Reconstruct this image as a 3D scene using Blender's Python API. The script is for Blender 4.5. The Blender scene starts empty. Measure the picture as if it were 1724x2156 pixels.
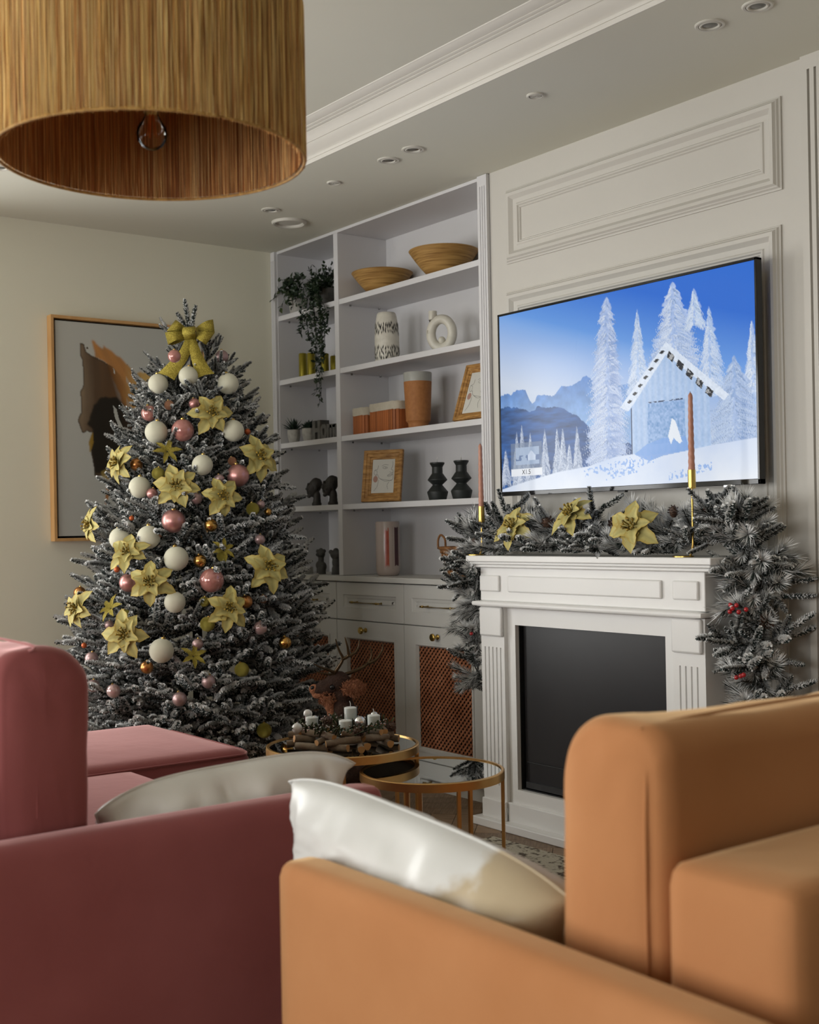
import bpy, bmesh, math, random
import numpy as np
from mathutils import Vector, Matrix, Euler

random.seed(7); rng = np.random.default_rng(7)
PI = math.pi
SC = bpy.context.scene
COL = SC.collection

# ------------------------------------------------------------------ camera
CAM = Vector((5.6166, -3.3466, 1.15)); YAW = 0.9282; ROLL = 0.0185; FPX = 2625.28; CYP = 1113.41
_s, _c = math.sin(YAW), math.cos(YAW)
_f = Vector((-_s, _c, 0)); _r = Vector((_c, _s, 0)); _u = Vector((0, 0, 1))
_rr = _r * math.cos(ROLL) - _u * math.sin(ROLL); _uu = _u * math.cos(ROLL) + _r * math.sin(ROLL)
cd = bpy.data.cameras.new('camera'); cam = bpy.data.objects.new('camera', cd); COL.objects.link(cam)
m = Matrix.Identity(4)
for i in range(3):
    m[i][0], m[i][1], m[i][2], m[i][3] = _rr[i], _uu[i], -_f[i], CAM[i]
cam.matrix_world = m
cd.sensor_fit = 'VERTICAL'; cd.sensor_height = 36.0; cd.lens = FPX / 2156 * 36
cd.shift_y = (CYP - 1078) / 2156
cd.clip_start = 0.05
cd.dof.use_dof = True; cd.dof.focus_distance = 4.4; cd.dof.aperture_fstop = 4.6
SC.camera = cam

# ------------------------------------------------------------------ light
EXPO = -0.22
vs = SC.view_settings
vs.view_transform = 'Standard'; vs.look = 'None'; vs.gamma = 1.0; vs.exposure = EXPO
try: vs.use_curve_mapping = False
except Exception: pass
w = bpy.data.worlds.new('daylight'); SC.world = w; w.use_nodes = True
bg = w.node_tree.nodes['Background']; bg.inputs[0].default_value = (0.72, 0.80, 0.95, 1); bg.inputs[1].default_value = 1.0

def window_light(name, loc, rot, sx, sy, power, col=(1, 0.98, 0.95)):
    l = bpy.data.lights.new(name, 'AREA'); l.shape = 'RECTANGLE'; l.size = sx; l.size_y = sy
    l.energy = power; l.color = col
    o = bpy.data.objects.new(name, l); COL.objects.link(o); o.location = loc; o.rotation_euler = rot
    return o
# daylight coming in through the tall windows of the wall beside the tree and of the wall opposite the fireplace
LW = ((-3.35, -1.95), (-5.55, -4.0))          # y-ranges of the windows in wall_left
FW = ((0.4, 2.4), (3.2, 5.4))                 # x-ranges of the windows in wall_front
WZ = (0.35, 2.3)
for k, (a, b) in enumerate(LW):
    window_light('window_light', (-0.16, (a + b) / 2, (WZ[0] + WZ[1]) / 2), (0, -PI / 2, 0), WZ[1] - WZ[0], b - a, (75, 100)[k])
for a, b in FW:
    window_light('window_light', ((a + b) / 2, -6.36, (WZ[0] + WZ[1]) / 2), (PI / 2, 0, 0), b - a, WZ[1] - WZ[0], 120)

cy = SC.cycles
cy.max_bounces = 6; cy.diffuse_bounces = 4; cy.glossy_bounces = 3; cy.transmission_bounces = 6; cy.caustics_reflective = False; cy.caustics_refractive = False; cy.transparent_max_bounces = 16
cy.use_adaptive_sampling = True; cy.adaptive_threshold = 0.04; cy.use_denoising = True

# ------------------------------------------------------------------ materials
MATS = {}
def C4(c): return (c[0], c[1], c[2], 1.0)
def srgb(*c):
    return tuple((v / 255 / 12.92) if v / 255 <= 0.04045 else ((v / 255 + 0.055) / 1.055) ** 2.4 for v in c)
def mat(name, col, rough=0.5, metal=0.0, c2=None, ns=8.0, nd=3.0, stretch=None, bump=0.0, bs=None, sheen=0.0, spec=None, coat=0.0,
        attr=None, emit=0.0, trans=0.0, ior=1.45, ramp=(0.35, 0.65), alpha=None, sheen_tint=None):
    mt = bpy.data.materials.new(name); mt.use_nodes = True; nt = mt.node_tree; b = nt.nodes['Principled BSDF']
    b.inputs['Base Color'].default_value = C4(col); b.inputs['Roughness'].default_value = rough; b.inputs['Metallic'].default_value = metal
    b.inputs['IOR'].default_value = ior
    if spec is not None: b.inputs['Specular IOR Level'].default_value = spec
    if sheen:
        b.inputs['Sheen Weight'].default_value = sheen; b.inputs['Sheen Roughness'].default_value = 0.4
        b.inputs['Sheen Tint'].default_value = C4(sheen_tint or col)
    if coat: b.inputs['Coat Weight'].default_value = coat; b.inputs['Coat Roughness'].default_value = 0.06
    if trans: b.inputs['Transmission Weight'].default_value = trans
    tc = None
    def coords():
        nonlocal tc
        if tc is None:
            t = nt.nodes.new('ShaderNodeTexCoord'); mp = nt.nodes.new('ShaderNodeMapping')
            nt.links.new(t.outputs['Object'], mp.inputs['Vector'])
            if stretch: mp.inputs['Scale'].default_value = stretch
            tc = mp.outputs['Vector']
        return tc
    if c2 is not None:
        n = nt.nodes.new('ShaderNodeTexNoise'); n.inputs['Scale'].default_value = ns; n.inputs['Detail'].default_value = nd
        nt.links.new(coords(), n.inputs['Vector'])
        r = nt.nodes.new('ShaderNodeValToRGB'); e = r.color_ramp.elements
        e[0].position, e[1].position = ramp; e[0].color = C4(col); e[1].color = C4(c2)
        nt.links.new(n.outputs['Fac'], r.inputs['Fac']); nt.links.new(r.outputs['Color'], b.inputs['Base Color'])
    if attr:
        a = nt.nodes.new('ShaderNodeAttribute'); a.attribute_name = attr
        nt.links.new(a.outputs['Color'], b.inputs['Base Color'])
        if emit: nt.links.new(a.outputs['Color'], b.inputs['Emission Color'])
    if emit:
        b.inputs['Emission Strength'].default_value = emit
        if not attr: b.inputs['Emission Color'].default_value = C4(col)
    if bump:
        n = nt.nodes.new('ShaderNodeTexNoise'); n.inputs['Scale'].default_value = bs or ns * 6; n.inputs['Detail'].default_value = 3
        nt.links.new(coords(), n.inputs['Vector'])
        bp = nt.nodes.new('ShaderNodeBump'); bp.inputs['Strength'].default_value = bump; bp.inputs['Distance'].default_value = 0.01
        nt.links.new(n.outputs['Fac'], bp.inputs['Height']); nt.links.new(bp.outputs['Normal'], b.inputs['Normal'])
    MATS[name] = mt
    return mt

mat('wall_paint', (0.78, 0.757, 0.63), 0.85, c2=(0.765, 0.742, 0.615), ns=1.5, bump=0.03, bs=220)
mat('panel_paint', (0.575, 0.55, 0.505), 0.6, c2=(0.56, 0.535, 0.49), ns=1.5, bump=0.015, bs=200)
mat('ceiling_paint', (0.70, 0.69, 0.60), 0.9, c2=(0.685, 0.675, 0.585), ns=1.2)
mat('cornice_paint', (0.62, 0.595, 0.545), 0.6, c2=(0.605, 0.58, 0.53), ns=3)
mat('bookcase_white', (0.66, 0.65, 0.66), 0.5, c2=(0.645, 0.635, 0.645), ns=2)
mat('cabinet_white', (0.62, 0.61, 0.58), 0.42, c2=(0.605, 0.595, 0.565), ns=2.5)
mat('fireplace_white', (0.80, 0.79, 0.775), 0.38, c2=(0.785, 0.775, 0.76), ns=3)
mat('shadow_gap', (0.01, 0.01, 0.012), 0.8, c2=(0.014, 0.014, 0.015))
mat('gloss_black', (0.008, 0.008, 0.009), 0.10, c2=(0.010, 0.010, 0.011), spec=0.5)
mat('smoked_glass', (0.010, 0.009, 0.010), 0.30, c2=(0.012, 0.011, 0.012), spec=0.35)
mat('matte_black', (0.014, 0.014, 0.015), 0.45, c2=(0.02, 0.02, 0.02), ns=40)
mat('brass', (0.55, 0.38, 0.11), 0.28, 1.0, c2=(0.50, 0.34, 0.10), ns=30)
mat('brushed_gold', (0.70, 0.43, 0.165), 0.36, 1.0, c2=(0.64, 0.385, 0.145), ns=20)
mat('mirror_glass', (0.50, 0.52, 0.52), 0.015, 1.0, c2=(0.49, 0.51, 0.51), ns=2)
mat('lattice_wood', srgb(176, 116, 82), 0.6, c2=srgb(150, 92, 60), ns=14, bump=0.1)
mat('oak', srgb(150, 124, 98), 0.5, c2=srgb(118, 94, 70), ns=9, nd=6, stretch=(14, 1.2, 1.2), bump=0.15, bs=30)
mat('frame_wood', srgb(188, 142, 80), 0.55, c2=srgb(136, 94, 44), ns=16, nd=6, stretch=(1.5, 1.5, 7), bump=0.15, bs=40)
mat('pale_frame_wood', srgb(205, 160, 105), 0.5, c2=srgb(190, 144, 90), ns=6, stretch=(3, 3, 0.6))
mat('bamboo', srgb(188, 148, 86), 0.5, c2=srgb(140, 102, 52), ns=7, nd=6, stretch=(1, 1, 26), bump=0.2, bs=12)
mat('pink_velvet', (0.305, 0.092, 0.091), 0.85, c2=(0.26, 0.073, 0.072), ns=3.5, nd=4, sheen=0.9, sheen_tint=(1.0, 0.62, 0.60), bump=0.16, bs=13, spec=0.2)
mat('orange_velvet', (0.50, 0.224, 0.095), 0.85, c2=(0.45, 0.190, 0.075), ns=3.0, nd=4, sheen=0.7, sheen_tint=(1.0, 0.72, 0.40), bump=0.14, bs=11, spec=0.2)
mat('satin_grey', (0.84, 0.82, 0.77), 0.38, c2=(0.74, 0.72, 0.67), ns=6, bump=0.12, bs=9, sheen=0.25, sheen_tint=(1, 1, 1))
mat('ceramic_speckle', (0.66, 0.63, 0.55), 0.35, c2=(0.60, 0.57, 0.49), ns=40)
mat('tan_ceramic', srgb(168, 112, 64), 0.7, c2=srgb(156, 102, 56), ns=60, bump=0.05)
mat('grey_glaze', (0.40, 0.40, 0.37), 0.3, c2=(0.36, 0.36, 0.33), ns=30)
mat('pink_ceramic', (0.45, 0.37, 0.33), 0.22, c2=(0.42, 0.345, 0.305), ns=5, coat=0.4)
mat('red_glaze', (0.40, 0.085, 0.05), 0.25, c2=(0.33, 0.06, 0.04), ns=20)
mat('plum_glaze', (0.06, 0.012, 0.016), 0.25, c2=(0.05, 0.01, 0.014), ns=20)
mat('black_wax', (0.016, 0.019, 0.018), 0.5, c2=(0.02, 0.023, 0.022), ns=10)
mat('dark_clay', (0.045, 0.04, 0.037), 0.55, c2=(0.035, 0.031, 0.029), ns=30)
mat('grey_wax', (0.085, 0.083, 0.08), 0.6, c2=(0.07, 0.068, 0.066), ns=20)
mat('gold_wax', (0.36, 0.30, 0.035), 0.32, 0.6, c2=(0.30, 0.25, 0.03), ns=30, bump=0.1, bs=50)
mat('concrete', (0.42, 0.405, 0.37), 0.85, c2=(0.33, 0.315, 0.285), ns=50, bump=0.2, bs=90)
mat('concrete_dark', (0.15, 0.145, 0.135), 0.85, c2=(0.12, 0.116, 0.108), ns=40, bump=0.1, bs=90)
mat('succulent', (0.012, 0.024, 0.016), 0.5, c2=(0.018, 0.034, 0.022), ns=30)
mat('ivy_leaf', (0.010, 0.022, 0.012), 0.4, c2=(0.022, 0.038, 0.014), ns=25)
mat('ivy_light', (0.06, 0.075, 0.022), 0.45, c2=(0.03, 0.05, 0.015), ns=18)
mat('box_wood', srgb(176, 104, 56), 0.6, c2=srgb(140, 76, 36), ns=12, nd=5, stretch=(3, 3, 0.4), bump=0.1)
mat('linen', (0.52, 0.47, 0.38), 0.9, c2=(0.47, 0.42, 0.335), ns=40, bump=0.1)
mat('wicker', srgb(160, 112, 66), 0.6, c2=srgb(104, 66, 34), ns=26, bump=0.2, bs=60)
mat('paper', (0.62, 0.61, 0.56), 0.9, c2=(0.60, 0.59, 0.54), ns=5)
mat('ink', (0.03, 0.03, 0.03), 0.9, c2=(0.04, 0.04, 0.04))
mat('blush_ink', (0.42, 0.25, 0.20), 0.9, c2=(0.40, 0.23, 0.185))
def clear_glass(name, tint=(0.97, 0.985, 0.98), ior=1.45):
    """thin clear glass: passes light straight through, mirrors it more at a slant"""
    mt = bpy.data.materials.new(name); mt.use_nodes = True; nt = mt.node_tree; nt.nodes.remove(nt.nodes['Principled BSDF']); out = nt.nodes['Material Output']
    t = nt.nodes.new('ShaderNodeBsdfTransparent'); g = nt.nodes.new('ShaderNodeBsdfGlossy'); f = nt.nodes.new('ShaderNodeFresnel'); x = nt.nodes.new('ShaderNodeMixShader')
    t.inputs[0].default_value = C4(tint); g.inputs['Roughness'].default_value = 0.03; f.inputs['IOR'].default_value = ior
    nt.links.new(f.outputs[0], x.inputs[0]); nt.links.new(t.outputs[0], x.inputs[1]); nt.links.new(g.outputs[0], x.inputs[2]); nt.links.new(x.outputs[0], out.inputs['Surface'])
    MATS[name] = mt
clear_glass('glass', ior=1.12); clear_glass('bulb_glass', (1.0, 0.97, 0.93), 1.22); clear_glass('window_glass')
mat('white_wax', (0.80, 0.79, 0.77), 0.5, c2=(0.78, 0.77, 0.75), ns=8)
mat('taper_wax', (0.50, 0.235, 0.16), 0.45, c2=(0.45, 0.20, 0.135), ns=6)
mat('wick', (0.5, 0.47, 0.4), 0.9, c2=(0.45, 0.42, 0.36), ns=60)
mat('bark', (0.16, 0.10, 0.058), 0.85, c2=(0.25, 0.20, 0.145), ns=18, nd=5, bump=0.5, bs=40)
mat('cut_wood', (0.60, 0.33, 0.13), 0.7, c2=(0.48, 0.245, 0.085), ns=20)
mat('silver_ball', (0.72, 0.71, 0.70), 0.22, 0.9, c2=(0.68, 0.67, 0.66), ns=10)
mat('pearl_ball', (0.72, 0.70, 0.67), 0.3, c2=(0.70, 0.68, 0.65), ns=10, coat=0.5)
mat('silver_bead', (0.75, 0.75, 0.75), 0.12, 1.0)
mat('moss', (0.03, 0.04, 0.012), 0.9, c2=(0.05, 0.058, 0.02), ns=50)
mat('cone_brown', (0.05, 0.024, 0.014), 0.6, c2=(0.10, 0.055, 0.035), ns=30)
mat('deer_fur', (0.05, 0.022, 0.013), 0.9, c2=(0.035, 0.016, 0.010), ns=40, bump=0.8, bs=140)
mat('deer_fur_light', (0.40, 0.165, 0.085), 0.9, c2=(0.28, 0.11, 0.055), ns=60, bump=0.8, bs=140)
mat('antler', (0.085, 0.052, 0.024), 0.26, 0.55, c2=(0.06, 0.037, 0.018), ns=15)
mat('foliage', (0.3, 0.3, 0.3), 0.8, attr='col', spec=0.15)
mat('tree_stem', (0.03, 0.022, 0.016), 0.9, c2=(0.05, 0.04, 0.03), ns=30)
mat('rug_pile', (0.50, 0.455, 0.36), 0.95, c2=(0.10, 0.075, 0.055), ns=42, nd=5, ramp=(0.50, 0.60), bump=0.4, bs=120)
mat('spot_white', (0.62, 0.60, 0.54), 0.5, c2=(0.60, 0.58, 0.52), ns=4)
mat('spot_glass', (0.07, 0.07, 0.065), 0.15, c2=(0.12, 0.12, 0.11), ns=20, spec=0.8)
mat('chrome', (0.6, 0.6, 0.6), 0.2, 1.0)
mat('filament', (0.75, 0.25, 0.08), 0.4, 0.8)
mat('art', (0.5, 0.5, 0.5), 0.75, attr='col')
mat('screen', (0.0, 0.0, 0.0), 0.22, attr=None, spec=0.35)

# ------------------------------------------------------------------ helpers
ORG = {}
def empty(name, loc=(0, 0, 0), rot=(0, 0, 0), local=False, parent=None):
    o = bpy.data.objects.new(name, None); COL.objects.link(o); o.empty_display_size = 0.05
    o.location = loc; o.rotation_euler = rot; o.parent = parent
    ORG[o.name] = (0, 0, 0) if local else tuple(loc)
    return o
def tag(o, label=None, cat=None, group=None, kind=None):
    if label: o['label'] = label
    if cat: o['category'] = cat
    if group: o['group'] = group
    if kind: o['kind'] = kind
    return o
def copy_tree(o, parent=None):
    c = o.copy(); COL.objects.link(c)
    c.parent = parent; ORG[c.name] = ORG.get(o.name, (0, 0, 0))
    for ch in list(KIDS.get(o.name, [])):
        KIDS.setdefault(c.name, []).append(copy_tree(ch, c))
    return c
KIDS = {}
def frame_of(d):
    d = Vector(d).normalized(); a = Vector((0, 0, 1)) if abs(d.z) < 0.9 else Vector((1, 0, 0))
    s = d.cross(a).normalized(); return s, s.cross(d).normalized()

class MB:
    def __init__(s): s.v = []; s.f = []; s.m = []; s.c = []
    def add(s, vs, fs, mi=0, M=None):
        o = len(s.v)
        if M is not None: vs = [M @ Vector(v) for v in vs]
        s.v += [tuple(v) for v in vs]; s.f += [tuple(i + o for i in f) for f in fs]; s.m += [mi] * len(fs)
        return s
    def box(s, x0, x1, y0, y1, z0, z1, mi=0, M=None):
        vs = [(x, y, z) for z in (z0, z1) for y in (y0, y1) for x in (x0, x1)]
        return s.add(vs, [(0, 2, 3, 1), (4, 5, 7, 6), (0, 1, 5, 4), (2, 6, 7, 3), (0, 4, 6, 2), (1, 3, 7, 5)], mi, M)
    def tube(s, pts, r, n=8, cap=True, mi=0, closed=False, flat=None):
        P = [Vector(p) for p in pts]; k = len(P); R = r if isinstance(r, (list, tuple)) else [r] * k
        vs = []; fs = []; pa = None
        for i, p in enumerate(P):
            if closed: t = P[(i + 1) % k] - P[i - 1]
            else: t = P[min(i + 1, k - 1)] - P[max(i - 1, 0)]
            t.normalize()
            if pa is None: a, b = frame_of(t)
            else:
                a = (pa - t * pa.dot(t)).normalized(); b = t.cross(a)
            pa = a
            for j in range(n):
                q = 2 * PI * j / n
                vs.append(p + (a * math.cos(q) + b * math.sin(q) * (flat or 1)) * R[i])
        m = k if closed else k - 1
        for i in range(m):
            for j in range(n):
                i2 = (i + 1) % k
                fs.append((i * n + j, i * n + (j + 1) % n, i2 * n + (j + 1) % n, i2 * n + j))
        if cap and not closed:
            fs.append(tuple(range(n - 1, -1, -1))); fs.append(tuple((k - 1) * n + j for j in range(n)))
        return s.add(vs, fs, mi)
    def lathe(s, prof, n=32, c=(0, 0, 0), mi=0, M=None, sx=1.0, sy=1.0):
        vs = []; fs = []; k = len(prof)
        for r, z in prof:
            for j in range(n):
                q = 2 * PI * j / n; vs.append((c[0] + r * math.cos(q) * sx, c[1] + r * math.sin(q) * sy, c[2] + z))
        for i in range(k - 1):
            for j in range(n):
                fs.append((i * n + j, i * n + (j + 1) % n, (i + 1) * n + (j + 1) % n, (i + 1) * n + j))
        loop = abs(prof[0][0] - prof[-1][0]) < 1e-7 and abs(prof[0][1] - prof[-1][1]) < 1e-7
        if prof[0][0] > 1e-6 and not loop: fs.append(tuple(range(n - 1, -1, -1)))
        if prof[-1][0] > 1e-6 and not loop: fs.append(tuple((k - 1) * n + j for j in range(n)))
        return s.add(vs, fs, mi, M)
    def ball(s, c, r, n=20, mi=0, M=None):
        r = (r, r, r) if not isinstance(r, (list, tuple)) else r; k = n // 2
        vs = []; fs = []
        for i in range(k + 1):
            t = PI * i / k
            for j in range(n):
                q = 2 * PI * j / n
                vs.append((c[0] + r[0] * math.sin(t) * math.cos(q), c[1] + r[1] * math.sin(t) * math.sin(q), c[2] - r[2] * math.cos(t)))
        for i in range(k):
            for j in range(n):
                fs.append((i * n + j, i * n + (j + 1) % n, (i + 1) * n + (j + 1) % n, (i + 1) * n + j))
        return s.add(vs, fs, mi, M)
    def prism(s, poly, h0, h1, axis='y', mi=0, M=None):
        n = len(poly)
        def P(a, b, h): return {'x': (h, a, b), 'y': (a, h, b), 'z': (a, b, h)}[axis]
        vs = [P(a, b, h0) for a, b in poly] + [P(a, b, h1) for a, b in poly]
        fs = [tuple(range(n)), tuple(range(2 * n - 1, n - 1, -1))] + [(i, i + n, (i + 1) % n + n, (i + 1) % n) for i in range(n)]
        return s.add(vs, fs, mi, M)
    def rbox(s, a, b, r, n=10, puff=(0, 0, 0), mi=0, M=None):
        """a rounded, slightly plumped box between corners a and b"""
        ctr = [(a[i] + b[i]) / 2 for i in range(3)]; h = [(b[i] - a[i]) / 2 for i in range(3)]
        r = min(r, *h); idx = {}; vs = []; fs = []
        def key(p): return tuple(round(q, 5) for q in p)
        ts = [math.sin(PI / 2 * (2 * i / n - 1)) if n > 4 else 2 * i / n - 1 for i in range(n + 1)]
        def vert(p):
            k = key(p)
            if k in idx: return idx[k]
            q = [p[i] * h[i] for i in range(3)]
            inn = [max(-(h[i] - r), min(h[i] - r, q[i])) for i in range(3)]
            d = Vector([q[i] - inn[i] for i in range(3)])
            if d.length > 1e-9: d = d.normalized() * r
            o = [inn[i] + d[i] for i in range(3)]
            w = [math.cos(PI / 2 * p[i]) for i in range(3)]
            o[0] += math.copysign(puff[0] * w[1] * w[2], p[0]) if abs(p[0]) > 0.6 else 0
            o[1] += math.copysign(puff[1] * w[0] * w[2], p[1]) if abs(p[1]) > 0.6 else 0
            o[2] += math.copysign(puff[2] * w[0] * w[1], p[2]) if abs(p[2]) > 0.6 else 0
            idx[k] = len(vs); vs.append(tuple(ctr[i] + o[i] for i in range(3))); return idx[k]
        for ax in range(3):
            u, w_ = [i for i in range(3) if i != ax]
            for sg in (-1, 1):
                for i in range(n):
                    for j in range(n):
                        q = []
                        for (di, dj) in ((0, 0), (1, 0), (1, 1), (0, 1)):
                            p = [0, 0, 0]; p[ax] = sg; p[u] = ts[i + di]; p[w_] = ts[j + dj]; q.append(vert(p))
                        fs.append(tuple(q))
        return s.add(vs, fs, mi, M)
    def build(s, name, mt, parent=None, smooth=35, bevel=0.0, seg=2, recalc=True, local=False, cols=None, kind=None):
        v = np.array(s.v, dtype=float).reshape(-1, 3)
        if parent is not None: org = (0, 0, 0) if local else ORG.get(parent.name, (0, 0, 0))
        else: org = ((v[:, 0].min() + v[:, 0].max()) / 2, (v[:, 1].min() + v[:, 1].max()) / 2, v[:, 2].min()) if not local else (0, 0, 0)
        me = bpy.data.meshes.new(name)
        me.from_pydata((v - np.array(org)).tolist(), [], s.f)
        mts = mt if isinstance(mt, (list, tuple)) else [mt]
        for q in mts: me.materials.append(MATS[q])
        if len(mts) > 1: me.polygons.foreach_set('material_index', s.m)
        if recalc and len(s.f) < 60000:
            bm = bmesh.new(); bm.from_mesh(me); bmesh.ops.remove_doubles(bm, verts=bm.verts, dist=1e-6)
            bmesh.ops.recalc_face_normals(bm, faces=bm.faces); bm.to_mesh(me); bm.free()
        if smooth:
            me.polygons.foreach_set('use_smooth', [True] * len(me.polygons)); me.set_sharp_from_angle(angle=math.radians(smooth))
        if cols is not None:
            ca = me.color_attributes.new('col', 'FLOAT_COLOR', 'POINT')
            a = np.ones((len(me.vertices), 4), dtype=np.float32); a[:, :3] = cols; ca.data.foreach_set('color', a.ravel())
        me.update()
        o = bpy.data.objects.new(name, me); COL.objects.link(o); o.parent = parent
        if parent is None: o.location = org
        else: KIDS.setdefault(parent.name, []).append(o)
        ORG[o.name] = org
        if bevel:
            bv = o.modifiers.new('edges', 'BEVEL'); bv.width = bevel; bv.segments = seg; bv.limit_method = 'ANGLE'; bv.angle_limit = math.radians(40)
            bv.harden_normals = False
        if kind: o['kind'] = kind
        return o
def share(src, name, parent, M):
    """a further piece that shares the mesh of src, placed by the local matrix M"""
    o = bpy.data.objects.new(name, src.data if hasattr(src, 'data') else src); COL.objects.link(o); o.parent = parent; o.matrix_local = M
    if parent is not None: KIDS.setdefault(parent.name, []).append(o)
    return o
def box(name, mt, x0, x1, y0, y1, z0, z1, parent=None, bevel=0.0, **k):
    return MB().box(x0, x1, y0, y1, z0, z1).build(name, mt, parent, bevel=bevel, **k)
def structure(o): o['kind'] = 'structure'; return o
def ribbon(mb, pts, wd, M, mi=0):
    """a flat printed line of width wd along pts, in the plane of matrix M"""
    P = [Vector((p[0], p[1], 0)) for p in pts]; vs = []; fs = []
    for i, p in enumerate(P):
        t = (P[min(i + 1, len(P) - 1)] - P[max(i - 1, 0)]); t = t.normalized() if t.length > 1e-9 else Vector((1, 0, 0))
        n = Vector((-t.y, t.x, 0)) * wd / 2; vs += [p + n, p - n]
    for i in range(len(P) - 1): fs.append((2 * i, 2 * i + 1, 2 * i + 3, 2 * i + 2))
    mb.add(vs, fs, mi, M)
def smooth_line(pts, k=6, closed=False):
    """Catmull-Rom through pts"""
    P = [Vector(p) for p in pts]; n = len(P); out = []
    for i in range(n if closed else n - 1):
        a, b, c, d = (P[(i - 1) % n] if closed or i > 0 else P[0], P[i], P[(i + 1) % n], P[(i + 2) % n] if closed or i + 2 < n else P[-1])
        for j in range(k):
            t = j / k
            out.append(0.5 * ((2 * b) + (c - a) * t + (2 * a - 5 * b + 4 * c - d) * t * t + (3 * b - a - 3 * c + d) * t ** 3))
    if not closed: out.append(P[-1])
    return out
def sweep_rect(mb, x0, x1, z0, z1, prof, y=0.0, sgn=-1, open_bottom=False):
    """a mitred moulding around a rectangle on a wall facing -y; prof = (inset, rise)"""
    rows = []
    for d, h in prof:
        rows.append([(x0 + d, y + sgn * h, z0 + d), (x1 - d, y + sgn * h, z0 + d), (x1 - d, y + sgn * h, z1 - d), (x0 + d, y + sgn * h, z1 - d)])
    for i in range(len(rows) - 1):
        for j in range(4):
            k = (j + 1) % 4
            mb.add([rows[i][j], rows[i][k], rows[i + 1][k], rows[i + 1][j]], [(0, 1, 2, 3)])
def ray(px, py):
    a, b = px - 862, py - CYP; cr, sr = math.cos(ROLL), math.sin(ROLL)
    return _f + _r * ((a * cr - b * sr) / FPX) - _u * ((b * cr + a * sr) / FPX)
def poly_mask(poly, X, Y):
    ins = np.zeros(X.shape, bool); n = len(poly)
    for i in range(n):
        x1, y1 = poly[i]; x2, y2 = poly[(i + 1) % n]
        if y1 == y2: continue
        cnd = (Y > min(y1, y2)) & (Y <= max(y1, y2)) & (X < (x2 - x1) * (Y - y1) / (y2 - y1) + x1)
        ins ^= cnd
    return ins
def vnoise(shape, cells, seed=0, octv=4):
    """smooth value noise, 0..1, on a grid"""
    g = np.random.default_rng(seed); out = np.zeros(shape); amp = 1.0; tot = 0
    for o in range(octv):
        ny, nx = max(2, int(cells[0] * 2 ** o)), max(2, int(cells[1] * 2 ** o))
        q = g.random((ny + 2, nx + 2)); ys = np.linspace(0, ny, shape[0]); xs = np.linspace(0, nx, shape[1])
        yi, xi = ys.astype(int), xs.astype(int); fy, fx = ys - yi, xs - xi; fy = fy * fy * (3 - 2 * fy); fx = fx * fx * (3 - 2 * fx)
        a = q[np.ix_(yi, xi)]; b = q[np.ix_(yi, xi + 1)]; c = q[np.ix_(yi + 1, xi)]; d = q[np.ix_(yi + 1, xi + 1)]
        out += amp * ((a * (1 - fx) + b * fx) * (1 - fy)[:, None] + (c * (1 - fx) + d * fx) * fy[:, None]); tot += amp; amp *= 0.5
    return out / tot
def blur(a, k):
    for _ in range(k):
        p = np.pad(a, [(1, 1), (1, 1)] + [(0, 0)] * (a.ndim - 2), mode='edge')
        a = (p[:-2, 1:-1] + p[2:, 1:-1] + p[1:-1, :-2] + p[1:-1, 2:] + 2 * p[1:-1, 1:-1]) / 6
    return a
def picture_mesh(name, img, P, mt, parent):
    """a flat print: img[h, w, 3] (linear) spread over the quad P(u, v)"""
    h, w_ = img.shape[:2]; mb = MB()
    mb.v = [tuple(P(i / (w_ - 1), j / (h - 1))) for j in range(h) for i in range(w_)]
    mb.f = [(j * w_ + i, j * w_ + i + 1, (j + 1) * w_ + i + 1, (j + 1) * w_ + i) for j in range(h - 1) for i in range(w_ - 1)]
    mb.m = [0] * len(mb.f)
    return mb.build(name, mt, parent, smooth=0, recalc=False, cols=img.reshape(-1, 3))
def lin(c): return np.array(srgb(*c))

# ------------------------------------------------------------------ the room
RX, RY, ZS, ZU = 7.6, -6.2, 2.6, 2.715      # far wall x, front wall y, dropped ceiling height, tray height
def wall_with_windows(name, mt, axis, fixed, thick, lo, hi, wins, top=2.9):
    mb = MB()
    def bx(a, b, z0, z1):
        if axis == 'y': mb.box(fixed - thick, fixed, a, b, z0, z1)
        else: mb.box(a, b, fixed - thick, fixed, z0, z1)
    e = lo
    for a, b in sorted(wins):
        bx(e, a, 0, top); bx(a, b, 0, WZ[0]); bx(a, b, WZ[1], top); e = b
    bx(e, hi, 0, top)
    return structure(mb.build(name, mt, smooth=0, recalc=False))
wall_with_windows('wall_left', 'wall_paint', 'y', 0.0, 0.2, RY - 0.2, 0.45, LW)
wall_with_windows('wall_front', 'wall_paint', 'x', RY, 0.2, 0.0, RX + 0.2, FW)
structure(box('wall_right', 'wall_paint', RX, RX + 0.2, RY, 0.45, 0, 2.9, smooth=0))
structure(box('wall_alcove', 'wall_paint', 0.0, 1.737, 0.32, 0.45, 0, 2.9, smooth=0))
structure(box('wall_fireplace', 'panel_paint', 1.737, RX, 0.0, 0.45, 0, 2.9, smooth=0))
n = 1
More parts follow.
